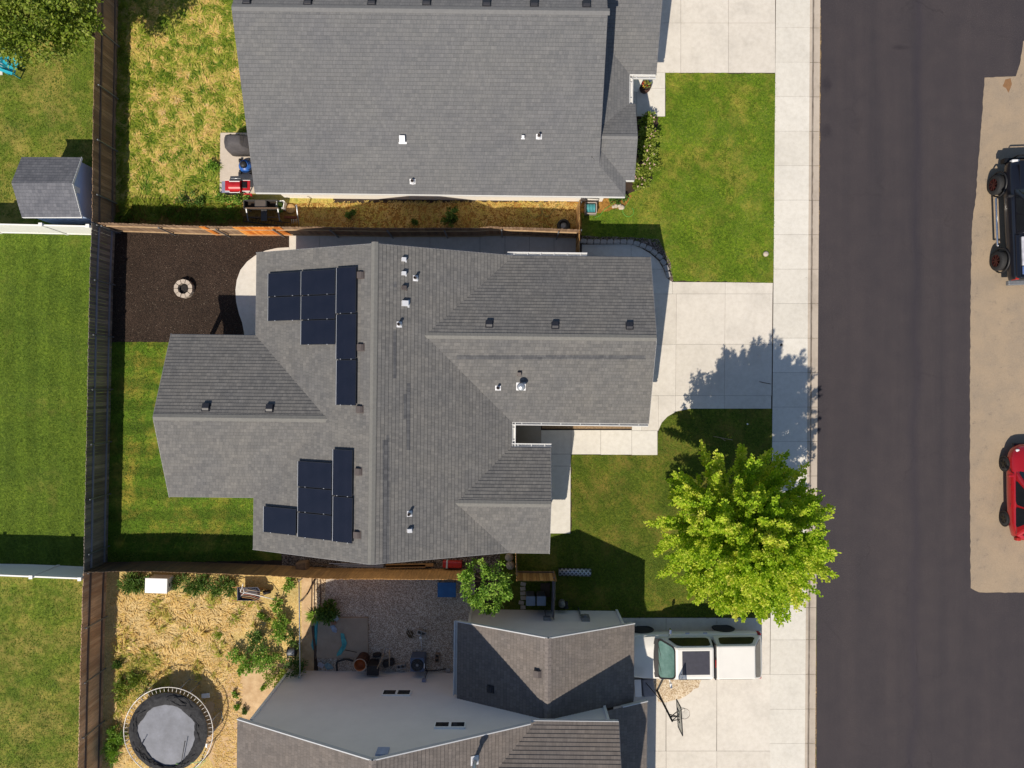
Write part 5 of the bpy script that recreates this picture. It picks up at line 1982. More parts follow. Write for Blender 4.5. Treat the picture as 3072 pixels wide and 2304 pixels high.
# ------------------------------------------------------------------ trampoline
def trampoline():
    cx, cy = -15.02, -15.2
    R_ = 1.95
    zt = .92
    t = thing('trampoline', 'round trampoline with a grey mat and a collapsed black safety net', 'trampoline', (cx, cy, 0))
    def c(a, r, z):
        return Vector((cx + math.cos(a) * r, cy + math.sin(a) * r, z))
    b = MB()
    b.tube([c(2 * math.pi * i / 64, R_, zt) for i in range(64)], .021, 8, closed=True)
    b.build('frame', mat('frame_steel', (.62, .61, .6, 1), (.34, .32, .3, 1), 3, .45, metal=.4), t)
    SPR = mat('spring_steel', (.8, .78, .74, 1), (.55, .5, .46, 1), 6, .45, metal=.2)
    N = 64
    for i in range(N):
        a = 2 * math.pi * i / N
        b = MB()
        b.tube([c(a, R_ - .02, zt), c(a, 1.76, zt + .005)], .010, 5)
        b.build('spring', SPR, t)
    mt = NT('mat_fabric')
    setb(mt, .6, 0, .4)
    n1 = mt.noise(1.6, 6, .6, mt.obj())
    n2 = mt.noise(9, 4, .7, mt.obj())
    cc = mt.ramp(n1, [(.3, A(106, 110, 120)), (.7, A(134, 138, 150))])
    cc = mt.mix(cc, mt.ramp(n2, [(.3, (.88, .88, .88)), (.7, (1.06, 1.06, 1.06))]), 1.0, 'MULTIPLY')
    mt.l(cc, mt.b.inputs['Base Color'])
    b = MB()
    top = [c(2 * math.pi * i / 72, 1.70, zt) for i in range(72)]
    b.face(top)
    b.face([p - Vector((0, 0, .012)) for p in top][::-1])
    b.build('mat', mt.m, t)
    # collapsed net: a crumpled band between the mat's rim and an uneven inner opening
    inner = [(0, 1.12), (20, 1.22), (45, 1.10), (70, 1.16), (95, 1.18), (112, 1.22), (130, 1.26), (150, 1.22), (170, 1.36), (190, 1.30), (215, 1.22), (240, 1.36), (262, 1.46), (280, 1.48), (300, 1.38), (322, 1.24), (342, 1.20), (360, 1.12)]
    def inr(d):
        for (a, ra), (e, re_) in zip(inner[:-1], inner[1:]):
            if a <= d <= e:
                return ra + (re_ - ra) * (d - a) / (e - a)
        return 1.2
    net = NT('black_net')
    setb(net, .75, 0, .2)
    n = net.noise(5, 5, .7, net.obj(), 1.5)
    net.l(net.ramp(n, [(.3, (.010, .010, .012)), (.7, (.045, .046, .05))]), net.b.inputs['Base Color'])
    b = MB()
    na, nr = 180, 9
    V, F = [], []
    for i in range(na):
        d = 360 * i / na
        a = math.radians(d)
        ri = inr(d) + .03 * noise.noise(Vector((d * .12, 0, 0)))
        ro = 1.72
        for j in range(nr):
            q = j / (nr - 1)
            r = ri + (ro - ri) * q
            z = zt + .02 + .07 * math.sin(math.pi * q) * (.5 + .6 * abs(noise.noise(Vector((d * .07, q * 3, 4))))) + .06 * abs(noise.noise(Vector((d * .05 + q * 2.5, q * 6.0, 1))))
            V.append(c(a, r, z))
    for i in range(na):
        for j in range(nr - 1):
            i2 = (i + 1) % na
            F.append((i * nr + j, i * nr + j + 1, i2 * nr + j + 1, i2 * nr + j))
    b.mesh(V, F, True)
    # folds lying across the net
    for k in range(16):
        a0 = rnd.uniform(0, 6.28)
        pts = []
        r0 = rnd.uniform(1.3, 1.6)
        for m_ in range(8):
            aa = a0 + m_ * .09
            pts.append(c(aa, max(inr(math.degrees(aa) % 360) + .05, r0 + .08 * math.sin(m_ * .8 + k)), zt + .09 + rnd.uniform(-.01, .02)))
        b.tube(pts, .013, 5)
    b.build('net', net.m, t)
    for d in (8, 68, 128, 188, 248, 308):
        a = math.radians(d)
        b = MB()
        b.tube([c(a - .12, R_ + .02, zt), c(a - .12, R_ + .06, .06), c(a - .05, R_ + .06, .03), c(a + .05, R_ + .06, .03), c(a + .12, R_ + .06, .06), c(a + .12, R_ + .02, zt)], .022, 6)
        b.build('leg', DSTEEL, t)
    for pa, pb in (((432, 2218), (414, 2254)), ((555, 2224), (542, 2300))):
        b = MB()
        p, q = P(*pa, zt + .16), P(*pb, zt + .12)
        b.tube([p, q], .016, 6)
        b.lathe(p, [(.0, -.03), (.028, 0), (.0, .03)], 8)
        b.build('net_pole', BLACKP, t)
    tag_ = MB()
    q = P(619, 2237, zt + .02)
    tag_.box(q, (.07, .16, .012), -.15)
    tag_.build('care_tag', WHITE, t)


trampoline()
b = MB()
c0 = P(617, 2087, .12)
b.box(c0, (.36, .2, .03), .1)
tag(b.build('loose_board', WHITE), 'white scrap board lying under the edge of the trampoline', 'board')
b = MB()
b.tube([P(527, 2292, .95), P(560, 2291, .96), P(600, 2285, .95), P(618, 2280, .93), P(600, 2299, .93), P(560, 2310, .95)], .014, 6)
tag(b.build('garden_hose', mat('pale_green_hose', A(170, 214, 140), None, 5, .5)), 'pale green hose draped over the bottom rim of the trampoline', 'hose')
b = MB()
b.lathe(P(390, 1940, .0), [(.11, 0), (.11, .06), (.0, .07)], 14)
tag(b.build('round_stone', mat('pale_stone', A(232, 206, 140), None, 6, .8)), 'pale round disc lying alone in the straw near the reddish fence', 'stone')

# ------------------------------------------------------------------ basketball hoop
def hoop():
    bx = Vector((6.52, -13.78, .035))
    t = thing('basketball_hoop', 'portable basketball hoop with a framed clear backboard in the south driveway', 'basketball hoop', bx)
    b = MB()
    top = Vector((6.56, -13.80, 2.9))
    b.tube([bx, bx.lerp(top, .5), top], [.05, .045, .04], 10)
    b.build('pole', BLACKM, t)
    b = MB()
    b.box(bx + Vector((-.42, .22, .13)), (.62, .95, .26), .1, taper=.82)
    b.build('base', mat('grey_plastic_base', A(140, 142, 150), None, 5, .6), t, bevel=.04)
    b = MB()
    b.tube([bx + Vector((-.55, .45, .25)), bx + Vector((0, 0, 1.2))], .018, 6)
    b.build('brace', BLACKM, t)
    zb0, zb1 = 2.66, 3.44
    A0, A1 = P(2030, 2105, zb0), P(2034, 2172, zb0)
    cen = (A0 + A1) / 2
    d = (A1 - A0).normalized()
    hw = .56
    p0, p1 = cen - d * hw, cen + d * hw
    up = Vector((0, 0, 1))
    b = MB()
    z = lambda p, h: Vector((p.x, p.y, h))
    for a, c in ((z(p0, zb0), z(p1, zb0)), (z(p0, zb1), z(p1, zb1)), (z(p0, zb0), z(p0, zb1)), (z(p1, zb0), z(p1, zb1))):
        b.bar(a, c, .035, .035, up=(1, 0, 0))
    q0, q1 = cen - d * .22, cen + d * .22
    for a, c in ((z(q0, zb0), z(q0, zb0 + .42)), (z(q1, zb0), z(q1, zb0 + .42))):
        b.bar(a, c, .03, .03, up=(1, 0, 0))
    b.build('backboard_frame', BLACKM, t)
    g = NT('clear_acrylic')
    setb(g, .1, 0, .5)
    g.b.inputs['Base Color'].default_value = (.62, .6, .5, 1)
    g.b.inputs['Alpha'].default_value = .55
    b = MB()
    b.bar(z(cen, (zb0 + zb1) / 2) - d * hw * .97, z(cen, (zb0 + zb1) / 2) + d * hw * .97, .008, zb1 - zb0 - .03)
    b.build('backboard', g.m, t)
    b = MB()
    fw = Vector((d.y, -d.x, 0))
    if fw.x < 0:
        fw = -fw
    rc = z(cen, 2.78) + fw * .27
    b.tube([rc + Vector((math.cos(a) * .215, math.sin(a) * .215, 0)) for a in [2 * math.pi * i / 28 for i in range(28)]], .010, 6, closed=True)
    b.bar(z(cen, 2.78), rc - fw * .2, .1, .02)
    b.build('rim', mat('rim_steel', (.30, .24, .20, 1), None, 6, .5, metal=.3), t)
    b = MB()
    for i in range(14):
        a0 = 2 * math.pi * i / 14
        for s in (1, -1):
            pts = [rc + Vector((math.cos(a0 + s * .22 * k) * (.21 - .03 * k), math.sin(a0 + s * .22 * k) * (.21 - .03 * k), -.1 * k)) for k in range(5)]
            b.tube(pts, .004, 4)
    b.build('net', WHITE, t)
    b = MB()
    for hz_ in (2.55, 2.85):
        for s in (-1, 1):
            b.bar(Vector((top.x, top.y, hz_)), z(cen, hz_ + .18) + d * s * .1, .025, .035)
    b.bar(Vector((top.x, top.y, 2.3)), z(cen, 3.0), .03, .03)
    b.build('bracket', BLACKM, t)


hoop()
b = MB()
for (x, y, w, d_, h, r) in ((1914, 2064, .26, .7, .30, .05),):
    b.box(P(x, y, h / 2), (w, d_, h), r)
t = thing('storage_tote', 'pale plastic tote beside the base of the basketball hoop', 'tote', P(1914, 2064, 0))
b.build('bin', mat('grey_white_plastic', A(190, 198, 210), None, 5, .5), t, bevel=.03)
b = MB()
b.box(P(1914, 2064, .32), (.3, .76, .035), .05)
b.build('lid', WHITE, t, bevel=.012)

# ------------------------------------------------------------------ fire pit and edging blocks
STONE = mat('pale_block', A(214, 200, 184), A(176, 164, 150), 9, .85, bump=.4)
STONEG = mat('grey_block', A(196, 192, 186), A(150, 148, 146), 9, .85, bump=.4)
fc = P(551, 866, .2)
t = thing('fire_pit', 'round fire pit of pale blocks on the dark mulch', 'fire pit', (fc.x, fc.y, .02))
for k in range(10):
    a0, a1 = 2 * math.pi * (k + .04) / 10, 2 * math.pi * (k + .96) / 10
    r0, r1 = .245, .405
    b = MB()
    b.prism([(fc.x + math.cos(a) * r, fc.y + math.sin(a) * r) for a, r in ((a0 + .03, r0), (a0, r1), ((a0 + a1) / 2, r1 + .015), (a1, r1), (a1 - .03, r0))], .02, .27 + rnd.uniform(-.008, .008))
    b.build('stone', STONE, t, bevel=.012)
b = MB()
b.lathe((fc.x, fc.y, .03), [(.25, .0), (.25, .05), (.12, .08), (.0, .07)], 20)
b.build('ash', mat('ash', A(60, 56, 54), A(24, 22, 22), 14, .95, bump=.8), t)

bpts = W([(1741, 724), (1772, 727), (1820, 727), (1862, 727), (1893, 728), (1920, 736), (1948, 748), (1972, 768), (1990, 790), (1999, 812), (2003, 832)])
first = None
for p, d in along([Vector((q.x, q.y, 0)) for q in bpts], .298):
    if first is None:
        first = thing('edging_block', 'grey concrete edging block in the row along the path at the gravel bed', 'block', p, math.atan2(d.y, d.x), 'edging blocks along the path')
        b = MB()
        V = [(-.13, -.09), (.13, -.09), (.14, .03), (.10, .10), (-.10, .10), (-.14, .03)]
        b.prism([(x + .14, y) for x, y in V], .0, .15)
        first_block = b.build('block_body', STONEG, first, local=True, bevel=.018)
        continue
    o = first.copy()
    COL.objects.link(o)
    o.location = p
    o.rotation_euler = (0, 0, math.atan2(d.y, d.x) + rnd.uniform(-.05, .05))
    c = first_block.copy()
    COL.objects.link(c)
    c.parent = o

# ------------------------------------------------------------------ patio of the north house
def z0(p, z):
    return Vector((p.x, p.y, z))


q = P(715, 432, .5)
t = thing('covered_grill', 'large barbecue under a dark grey cover on the patio', 'grill', (q.x, q.y, .05))
b = MB()
def loftbox(b, secs):
    rings = []
    for z, x0, x1, y0, y1, k in secs:
        r = []
        for j in range(28):
            a = 2 * math.pi * j / 28
            cx_, sx_ = math.cos(a), math.sin(a)
            e = 5
            r.append(Vector(((x0 + x1) / 2 + math.copysign(abs(cx_) ** (2 / e), cx_) * (x1 - x0) / 2 + .012 * math.sin(9 * a + k), (y0 + y1) / 2 + math.copysign(abs(sx_) ** (2 / e), sx_) * (y1 - y0) / 2, z)))
        rings.append(r)
    b.loft(rings)
loftbox(b, [(.06, q.x - .52, q.x + .62, q.y - .42, q.y + .36, 0), (.55, q.x - .5, q.x + .6, q.y - .40, q.y + .33, 1), (.88, q.x - .47, q.x + .58, q.y - .36, q.y + .30, 2), (.95, q.x - .28, q.x + .38, q.y - .30, q.y + .26, 2), (1.12, q.x - .24, q.x + .34, q.y - .24, q.y + .2, 3), (1.16, q.x - .16, q.x + .28, q.y - .14, q.y + .12, 3)])
cv = b.build('cover', mat('grey_cover', A(98, 94, 96), A(74, 72, 74), 3, .8, bump=.5, bscale=6), t)
for s in (-.2, .16):
    b = MB()
    b.tube([z0(q, 0) + Vector((s, .34, .2)), z0(q, 0) + Vector((s + .02, .30, .9)), z0(q, 0) + Vector((s + .02, .2, 1.08))], .018, 6)
    b.build('seam', BLACKP, cv)

q = P(733, 496, .3)
t = thing('lawn_mower', 'blue push mower standing on the patio', 'lawn mower', (q.x, q.y, .05))
BLUE = mat('blue_plastic', A(52, 112, 196), A(30, 80, 160), 5, .4)
b = MB()
b.lathe((q.x, q.y, 0), [(.25, .12), (.29, .16), (.28, .24), (.2, .30), (.14, .33)], 22)
b.build('deck', BLUE, t)
b = MB()
b.lathe((q.x - .02, q.y + .02, 0), [(.13, .28), (.14, .42), (.10, .46), (.0, .47)], 18)
b.build('engine_cover', BLACKP, t)
b = MB()
b.tube([z0(q, .36) + Vector((math.cos(a) * .18, math.sin(a) * .18, 0)) for a in [i * .5 for i in range(9)]], .02, 6)
b.build('trim', BLUE, t)
for dx, dy in ((-.24, .25), (.24, .25), (-.22, -.25), (.24, -.25)):
    b = MB()
    b.cyl((q.x + dx - .04, q.y + dy, .15), .1, .08, 14, axis=(1, 0, 0))
    b.build('wheel', RUBBER, t)
b = MB()
b.tube([(q.x + .18, q.y - .2, .3), (q.x + .55, q.y - .2, .75), (q.x + .55, q.y + .2, .75), (q.x + .18, q.y + .2, .3)], .016, 6)
b.build('handle', BLACKM, t)

q = P(722, 562, .6)
t = thing('grill', 'red barbecue with its lid closed at the edge of the patio', 'grill', (q.x, q.y, .05))
RED = mat('red_enamel', A(206, 40, 44), A(170, 26, 32), 4, .35, coat=.4)
b = MB()
rings = []
for i in range(9):
    a = math.pi * i / 8
    rings.append([Vector((q.x - .36 + .5 * j / 3, q.y + math.cos(a) * .25 - .03, .86 + math.sin(a) * .22)) for j in range(4)])
V = [p for r in rings for p in r]
F = [(i * 4 + j, i * 4 + j + 1, i * 4 + j + 5, i * 4 + j + 4) for i in range(8) for j in range(3)]
b.mesh(V + [], F, True)
for j in (0, 3):
    b.face([r[j] for r in rings])
lid = b.build('lid', RED, t)
b = MB()
b.tube([(q.x - .34, q.y - .27, 1.0), (q.x - .34, q.y - .33, .98), (q.x + .1, q.y - .33, .98), (q.x + .1, q.y - .27, 1.0)], .015, 6)
b.box((q.x - .11, q.y + .14, 1.03), (.45, .03, .02))
b.build('handle', WHITE, lid)
b = MB()
b.box((q.x - .1, q.y, .72), (.54, .5, .26))
b.build('firebox', BLACKM, t, bevel=.02)
for s, w, cx_ in ((-1, .2, q.x - .49), (1, .34, q.x + .34)):
    b = MB()
    b.box((cx_, q.y, .84), (w, .46, .04))
    sh_ = b.build('side_shelf', RED, t, bevel=.012)
    b = MB()
    for dy in (-.235, .235):
        b.box((cx_, q.y + dy, .845), (w, .018, .05))
    b.build('shelf_edge', WHITE, sh_)
b = MB()
b.box((q.x + .28, q.y + .03, .885), (.2, .28, .05))
b.build('side_burner', BLACKM, t, bevel=.01)
b = MB()
b.tube([(q.x + .12, q.y + .3, .92), (q.x - .3, q.y + .3, .92)], .02, 6)
b.build('warming_rail', STEEL, t)
for dx, dy in ((-.34, -.2), (-.34, .2), (.14, -.2), (.14, .2)):
    b = MB()
    b.box((q.x + dx, q.y + dy, .35), (.04, .04, .6))
    b.build('leg', BLACKM, t)
b = MB()
b.box((q.x + .4, q.y - .36, .84), (.34, .05, .04))
b.box((q.x + .55, q.y - .40, .80), (.05, .1, .1))
b.build('tool_holder', RED, t)

q = P(681, 562, .5)
t = thing('side_cart', 'black cart with a lavender grey top beside the red barbecue', 'cart', (q.x, q.y, .05))
b = MB()
b.box((q.x + .02, q.y, .55), (.46, .5, .05))
b.build('top', mat('lavender_grey_top', A(150, 152, 178), A(130, 132, 156), 5, .5), t, bevel=.015)
b = MB()
b.box((q.x + .02, q.y, .28), (.42, .46, .46))
b.build('body', BLACKP, t, bevel=.015)
b = MB()
b.tube([(q.x + .24, q.y - .2, .5), (q.x + .42, q.y - .34, .45), (q.x + .42, q.y - .46, .1), (q.x + .3, q.y - .4, .05)], .02, 6)
b.build('handle', BLACKM, t)

# ------------------------------------------------------------------ clutter in the dry strip
q = P(782, 613, .5)
t = thing('planter_box', 'dark grey raised planter with two open bins', 'planter', (q.x, q.y, 0))
PLG = mat('dark_grey_plastic', A(86, 84, 82), A(64, 62, 62), 5, .6)
b = MB()
for dx in (-.74, -.24, .24, .74):
    b.box((q.x + dx, q.y, .38), (.03, .36, .3))
for dy in (-.18, .18):
    b.box((q.x, q.y + dy, .38), (1.5, .03, .3))
b.build('trough', PLG, t)
b = MB()
b.box((q.x, q.y, .25), (1.44, .33, .05))
b.build('soil', SOILD, t)
b = MB()
b.box((q.x, q.y, .535), (.44, .34, .02))
b.build('lid', mat('brown_lid', A(92, 84, 78), None, 5, .6), t)
for dx, dy in ((-.7, -.15), (.7, -.15), (-.7, .15), (.7, .15)):
    b = MB()
    b.box((q.x + dx, q.y + dy, .12), (.05, .05, .24))
    b.build('leg', PLG, t)
q = P(792, 645, .35)
t = thing('metal_bench_frame', 'weathered metal bench frame standing in the shade by the fence', 'frame', (q.x, q.y, 0))
for yy, zz, ww in ((.24, .62, .06), (-.10, .36, .04)):
    b = MB()
    b.bar((q.x - .72, q.y + yy, zz), (q.x + .72, q.y + yy, zz), ww, .045)
    b.build('crossbar', WOODG, t)
for dx in (-.7, .7):
    b = MB()
    b.bar((q.x + dx, q.y + .24, .62), (q.x + dx, q.y - .24, .36), .045, .04)
    b.bar((q.x + dx, q.y + .24, .6), (q.x + dx, q.y + .24, 0), .045, .04)
    b.bar((q.x + dx, q.y - .24, .36), (q.x + dx, q.y - .24, 0), .045, .04)
    b.build('leg', DSTEEL, t)
b = MB()
b.box((q.x + .02, q.y - .02, .40), (.26, .5, .03))
b.build('plate', PLG, t)
b = MB()
q = P(800, 661, .12)
p0, p1 = P(732, 657, .16), P(872, 676, .1)
d = (p1 - p0)
for k in range(16):
    c = p0 + d * (k / 15)
    b.bar(c + Vector((0, .09, 0)), c - Vector((.06, .10, 0)), .012, .012)
b.bar(p0 + Vector((0, .1, 0)), p1 + Vector((0, .1, 0)), .025, .03)
b.bar(p0 - Vector((.04, .1, 0)), p1 - Vector((.04, .1, 0)), .025, .03)
tag(b.build('mesh_rack', BLACKM), 'black wire rack lying along the foot of the patched fence', 'rack')
q = P(843, 617, .25)
t = thing('square_planter', 'white square pot with a green plant beside the dark planter', 'planter', (q.x, q.y, 0))
b = MB()
for s in (-1, 1):
    b.bar((q.x + s * .16 - .03, q.y - .17, .2), (q.x + s * .16 + .03, q.y + .17, .2), .03, .4)
    b.bar((q.x - .17, q.y + s * .16 , .2), (q.x + .17, q.y + s * .16 + .03, .2), .03, .4)
b.build('pot', WHITE, t)
b = MB()
clump(b, Vector((q.x, q.y - .04, .42)), Vector((0, 0, 1)), .15, .15, 90, .09, .05, .5)
clump(b, Vector((q.x, q.y - .2, .34)), Vector((0, -1, .2)), .16, .1, 50, .09, .05, .4)
b.build('foliage', DKGREENL, t)
b = MB()
q = P(873, 627, .0)
b.lathe(q, [(.21, 0), (.22, .08), (.19, .10), (.0, .105)], 22)
tag(b.build('tree_stump', mat('cut_wood', A(206, 168, 112), A(170, 132, 84), 8, .85)), 'round tan sawn stump beside the white square pot', 'stump')
b = MB()
b.tube([P(890, 620, 1.1), P(895, 664, .5), P(897, 678, .05)], .03, 8)
b.lathe(P(889, 617, 1.12), [(.0, -.05), (.05, 0), (.0, .05)], 10)
tag(b.build('leaning_pole', STEEL), 'pale metal pole leaning near the stump in the dry strip', 'pole')
b = MB()
b.box(P(872, 652, .1), (.56, .1, .08), -.03)
tag(b.build('plank', mat('red_brown_board', A(130, 66, 40), A(96, 48, 30), 5, .8)), 'red brown board lying in the dry strip by the leaning pole', 'board')
lab0 = 'short white rod standing in a row of three below the red brown board'
for k, x in enumerate((875, 881, 888)):
    b = MB()
    b.tube([P(x, 659, .4), P(x + .8, 671, .02)], .014, 6)
    tag(b.build('rod', WHITE), lab0, 'rod', 'white rods by the fence')
# tyre at the end of the dry strip
q = P(1691, 677, .1)
t = thing('spare_wheel', 'old black tyre lying in the corner of the dry strip', 'tyre', (q.x, q.y, 0))
b = MB()
b.lathe((q.x, q.y, .0), [(.16, .03), (.20, .0), (.28, .0), (.30, .05), (.30, .12), (.27, .17), (.20, .17), (.16, .14), (.16, .03)], 26)
b.build('tyre', RUBBER, t)
b = MB()
b.lathe((q.x, q.y, .03), [(.155, .0), (.155, .08), (.05, .05), (.0, .06)], 20)
b.build('rim', DSTEEL, t)
# green hoses
GH = mat('green_hose', A(110, 178, 74), A(80, 150, 56), 5, .5)
b = MB()
pts = [P(1785, 652, .03), P(1800, 646, .04), P(1812, 630, .04), P(1832, 616, .04), P(1862, 598, .05), P(1888, 592, .05), P(1886, 606, .04), P(1876, 620, .04), P(1868, 632, .04), P(1874, 645, .04), P(1886, 650, .04), P(1898, 644, .04), P(1901, 632, .04), P(1896, 624, .04)]
def smooth_pts(pts, k=5):
    out = []
    for i in range(len(pts) - 1):
        a, p, q_, c = pts[max(i - 1, 0)], pts[i], pts[i + 1], pts[min(i + 2, len(pts) - 1)]
        for j in range(k):
            s = j / k
            out.append(.5 * ((2 * p) + (q_ - a) * s + (2 * a - 5 * p + 4 * q_ - c) * s * s + (3 * p - a - 3 * q_ + c) * s ** 3))
    return out + [pts[-1]]
b.tube(smooth_pts(pts), .014, 6)
tag(b.build('garden_hose', GH), 'bright green hose looped on the lawn below the north house', 'hose')
b = MB()
pts = [P(1588, 622, .03), P(1586, 634, .03), P(1594, 648, .03), P(1610, 652, .03), P(1626, 640, .04), P(1628, 618, .04), P(1618, 610, .04), P(1624, 632, .05), P(1640, 650, .04), P(1658, 634, .04), P(1676, 612, .03), P(1690, 618, .03)]
b.tube(smooth_pts(pts), .012, 6)
tag(b.build('garden_hose', mat('faded_green_hose', A(120, 136, 76), None, 5, .6)), 'faded green hose tangled in the dry strip beside the cross fence', 'hose')
# hose reel box
q = P(1772, 625, .3)
t = thing('hose_reel', 'taupe hose reel cart with a coiled teal hose by the cross fence', 'hose reel', (q.x, q.y, 0))
TAU = mat('taupe_plastic', A(176, 164, 156), A(150, 138, 132), 5, .6)
b = MB()
for dx in (-.24, .24):
    b.box((q.x + dx, q.y, .25), (.05, .46, .42))
for dy in (-.24, .24):
    b.box((q.x, q.y + dy, .25), (.5, .05, .3))
b.build('frame', TAU, t, bevel=.012)
b = MB()
for k in range(6):
    b.tube([(q.x - .17 + .065 * k, q.y + math.cos(a) * .17, .34 + math.sin(a) * .17) for a in [2 * math.pi * i / 20 for i in range(20)]], .03, 6, closed=True)
b.build('hose_coil', mat('teal_hose', A(96, 178, 182), A(60, 140, 150), 6, .5), t)
b = MB()
b.tube([(q.x + .24, q.y + .1, .4), (q.x + .34, q.y + .34, .6), (q.x - .2, q.y + .38, .6), (q.x - .24, q.y + .1, .4)], .02, 6)
b.build('handle', BLACKP, t)
lab0 = 'pale pinkish stone at the corner of the north house beside the green hose'
for k, (x, y, s) in enumerate(((1848, 618, .1), (1857, 616, .11), (1866, 622, .12), (1860, 624, .08), (1840, 620, .08))):
    b = MB()
    b.lathe(P(x, y, .02), [(s, 0), (s * .9, s * .5), (s * .4, s * .8), (0, s * .82)], 9)
    tag(b.build('stone', STONE), lab0, 'stone', 'pale stones at the house corner')

# barrel planter on the north porch
q = P(1938, 256, .45)
t = thing('barrel_planter', 'wooden barrel planter with red and yellow flowers on the north walkway', 'planter', (q.x, q.y, .04))
b = MB()
b.lathe((q.x, q.y, .04), [(.21, 0), (.25, .2), (.24, .42), (.21, .42), (.205, .34)], 22)
b.build('tub', mat('dark_barrel_wood', A(92, 60, 46), A(58, 38, 30), 6, .7), t)
b = MB()
b.lathe((q.x, q.y, .04), [(.205, .36), (.1, .38), (0, .39)], 16)
b.build('soil', SOILD, t)
b = MB()
clump(b, Vector((q.x + .04, q.y + .02, .52)), Vector((0, 0, 1)), .08, .16, 40, .16, .03, .7)
b.build('leaves', YELLEAF, t)
REDP = attr_mat('red_petals', [(0, A(150, 20, 24)), (1, A(220, 60, 50))], .6, .2)
YELP = attr_mat('yellow_petals', [(0, A(220, 160, 40)), (1, A(240, 210, 90))], .6, .2)
for m_, dx, dy, n_ in ((REDP, -.1, .08, 26), (YELP, -.1, -.1, 14), (REDP, .05, -.08, 8)):
    b = MB()
    clump(b, Vector((q.x + dx, q.y + dy, .5)), Vector((0, 0, 1)), .04, .06, n_, .06, .05, .5)
    b.build('flower', m_, t)
b = MB()
b.tube([P(1913, 252, .1), P(1922, 228, .9)], .016, 6)
tag(b.build('walking_stick', WOODD), 'thin dark stick propped by the barrel planter', 'stick')

# teal chairs at the far left edge
TEAL = mat('teal_plastic', A(60, 196, 212), A(40, 170, 190), 4, .5)
for px, py, r, lab in ((26, 168, -2.2, 'turquoise chair nearest the tree at the left edge'), (33, 200, -1.9, 'turquoise chair standing lower at the left edge')):
    q = P(px, py, .4)
    t = thing('garden_chair', lab, 'chair', (q.x, q.y, 0.01), r, 'turquoise garden chairs')
    b = MB()
    for k in range(5):
        b.box((-.2 + .1 * k, 0.02, .36), (.09, .44, .025))
    b.build('seat', TEAL, t, local=True)
    b = MB()
    for k in range(5):
        b.bar((-.2 + .1 * k, -.2, .36), (-.22 + .11 * k, -.42, .95 - .03 * abs(k - 2)), .085, .025, up=(0, 1, 0))
    b.build('backrest', TEAL, t, local=True)
    for s in (-1, 1):
        b = MB()
        b.box((s * .31, .0, .56), (.12, .6, .025))
        b.build('armrest', TEAL, t, local=True)
        for yy in (-.28, .26):
            b = MB()
            b.bar((s * .29, yy, 0), (s * .29, yy, .55), .05, .05)
            b.build('leg', TEAL, t, local=True)
slabs('path', [[(-300, 148), (10, 150), (10, 226), (-300, 228)]], .05, CONC2, .006)
b = MB()
for k in range(7):
    b.box(P(3, 120 + 4.2 * k, .06), (.2, .055, .1), .1)
tag(b.build('brick_edging', mat('red_brick', A(170, 110, 90), A(130, 80, 66), 9, .85)), 'short row of reddish bricks above the concrete at the left edge', 'bricks')

# ------------------------------------------------------------------ south plot clutter
q = P(477, 1757, .5)
t = thing('storage_bin', 'white deck box standing against the fence in the straw yard', 'storage bin', (q.x, q.y + .05, 0), -.03)
b = MB()
b.box((0, 0, .36), (.92, .62, .7))
b.build('body', WHITE, t, local=True, bevel=.02)
b = MB()
b.box((0, .02, .74), (.98, .66, .06))
b.build('lid', WHITE, t, local=True, bevel=.02)
b = MB()
b.box((.47, 0, .5), (.03, .14, .06))
b.build('handle', BLACKP, t, local=True)

q = P(752, 1778, .3)
t = thing('wheelbarrow', 'dark blue wheelbarrow loaded with sticks and a white pipe frame', 'wheelbarrow', (q.x, q.y, 0))
NAVY = mat('navy_tub', A(52, 58, 82), A(34, 40, 60), 4, .45)
b = MB()
secs = []
for z, k in ((.22, .62), (.5, 1.0)):
    secs.append([Vector((q.x - .03 + x * k, q.y - .0 + y * k, z)) for x, y in ((-.5, -.3), (.42, -.3), (.52, -.16), (.52, .16), (.42, .3), (-.5, .3))])
n = 6
V = secs[0] + secs[1] + [p + (Vector((q.x, q.y, p.z)) - p) * .06 for p in secs[1]] + [p + Vector((0, 0, .03)) + (Vector((q.x, q.y, p.z)) - p) * .05 for p in secs[0]]
F = [(j, (j + 1) % n, n + (j + 1) % n, n + j) for j in range(n)] + [(n + j, n + (j + 1) % n, 2 * n + (j + 1) % n, 2 * n + j) for j in range(n)] + [(2 * n + j, 2 * n + (j + 1) % n, 3 * n + (j + 1) % n, 3 * n + j) for j in range(n)] + [tuple(range(3 * n, 4 * n)), tuple(range(n))[::-1]]
b.mesh(V, F)
tub = b.build('tub', NAVY, t)
b = MB()
b.cyl((q.x + .68, q.y - .05, .18), .18, .09, 18, axis=(0, 1, 0))
b.build('wheel', RUBBER, t)
for s in (-1, 1):
    b = MB()
    b.tube([(q.x + .7, q.y + s * .07, .2), (q.x + .3, q.y + s * .2, .24), (q.x - .75, q.y + s * .3, .5)], .02, 6)
    b.build('handle', WOODT, t)
    b = MB()
    b.tube([(q.x - .2, q.y + s * .22, .3), (q.x - .28, q.y + s * .22, .0)], .018, 6)
    b.build('leg', BLACKM, t)
t2 = thing('stick_bundle', 'bundle of pale sticks lying across the wheelbarrow', 'sticks', (q.x, q.y, .5))
for k in range(6):
    b = MB()
    y_ = q.y + .22 - .07 * k
    b.tube([(q.x - .42 + .03 * k, y_ + .02, .54 + .015 * k), (q.x + .1, y_ - .03, .57), (q.x + .5 + .08 * (k % 3), y_ - .12 - .03 * k, .48)], .016, 5)
    b.build('stick', (WOODP, WOODT, WOODP, mat('pinkish_wood', A(196, 132, 104), None, 5, .8))[k % 4], t2)
b = MB()
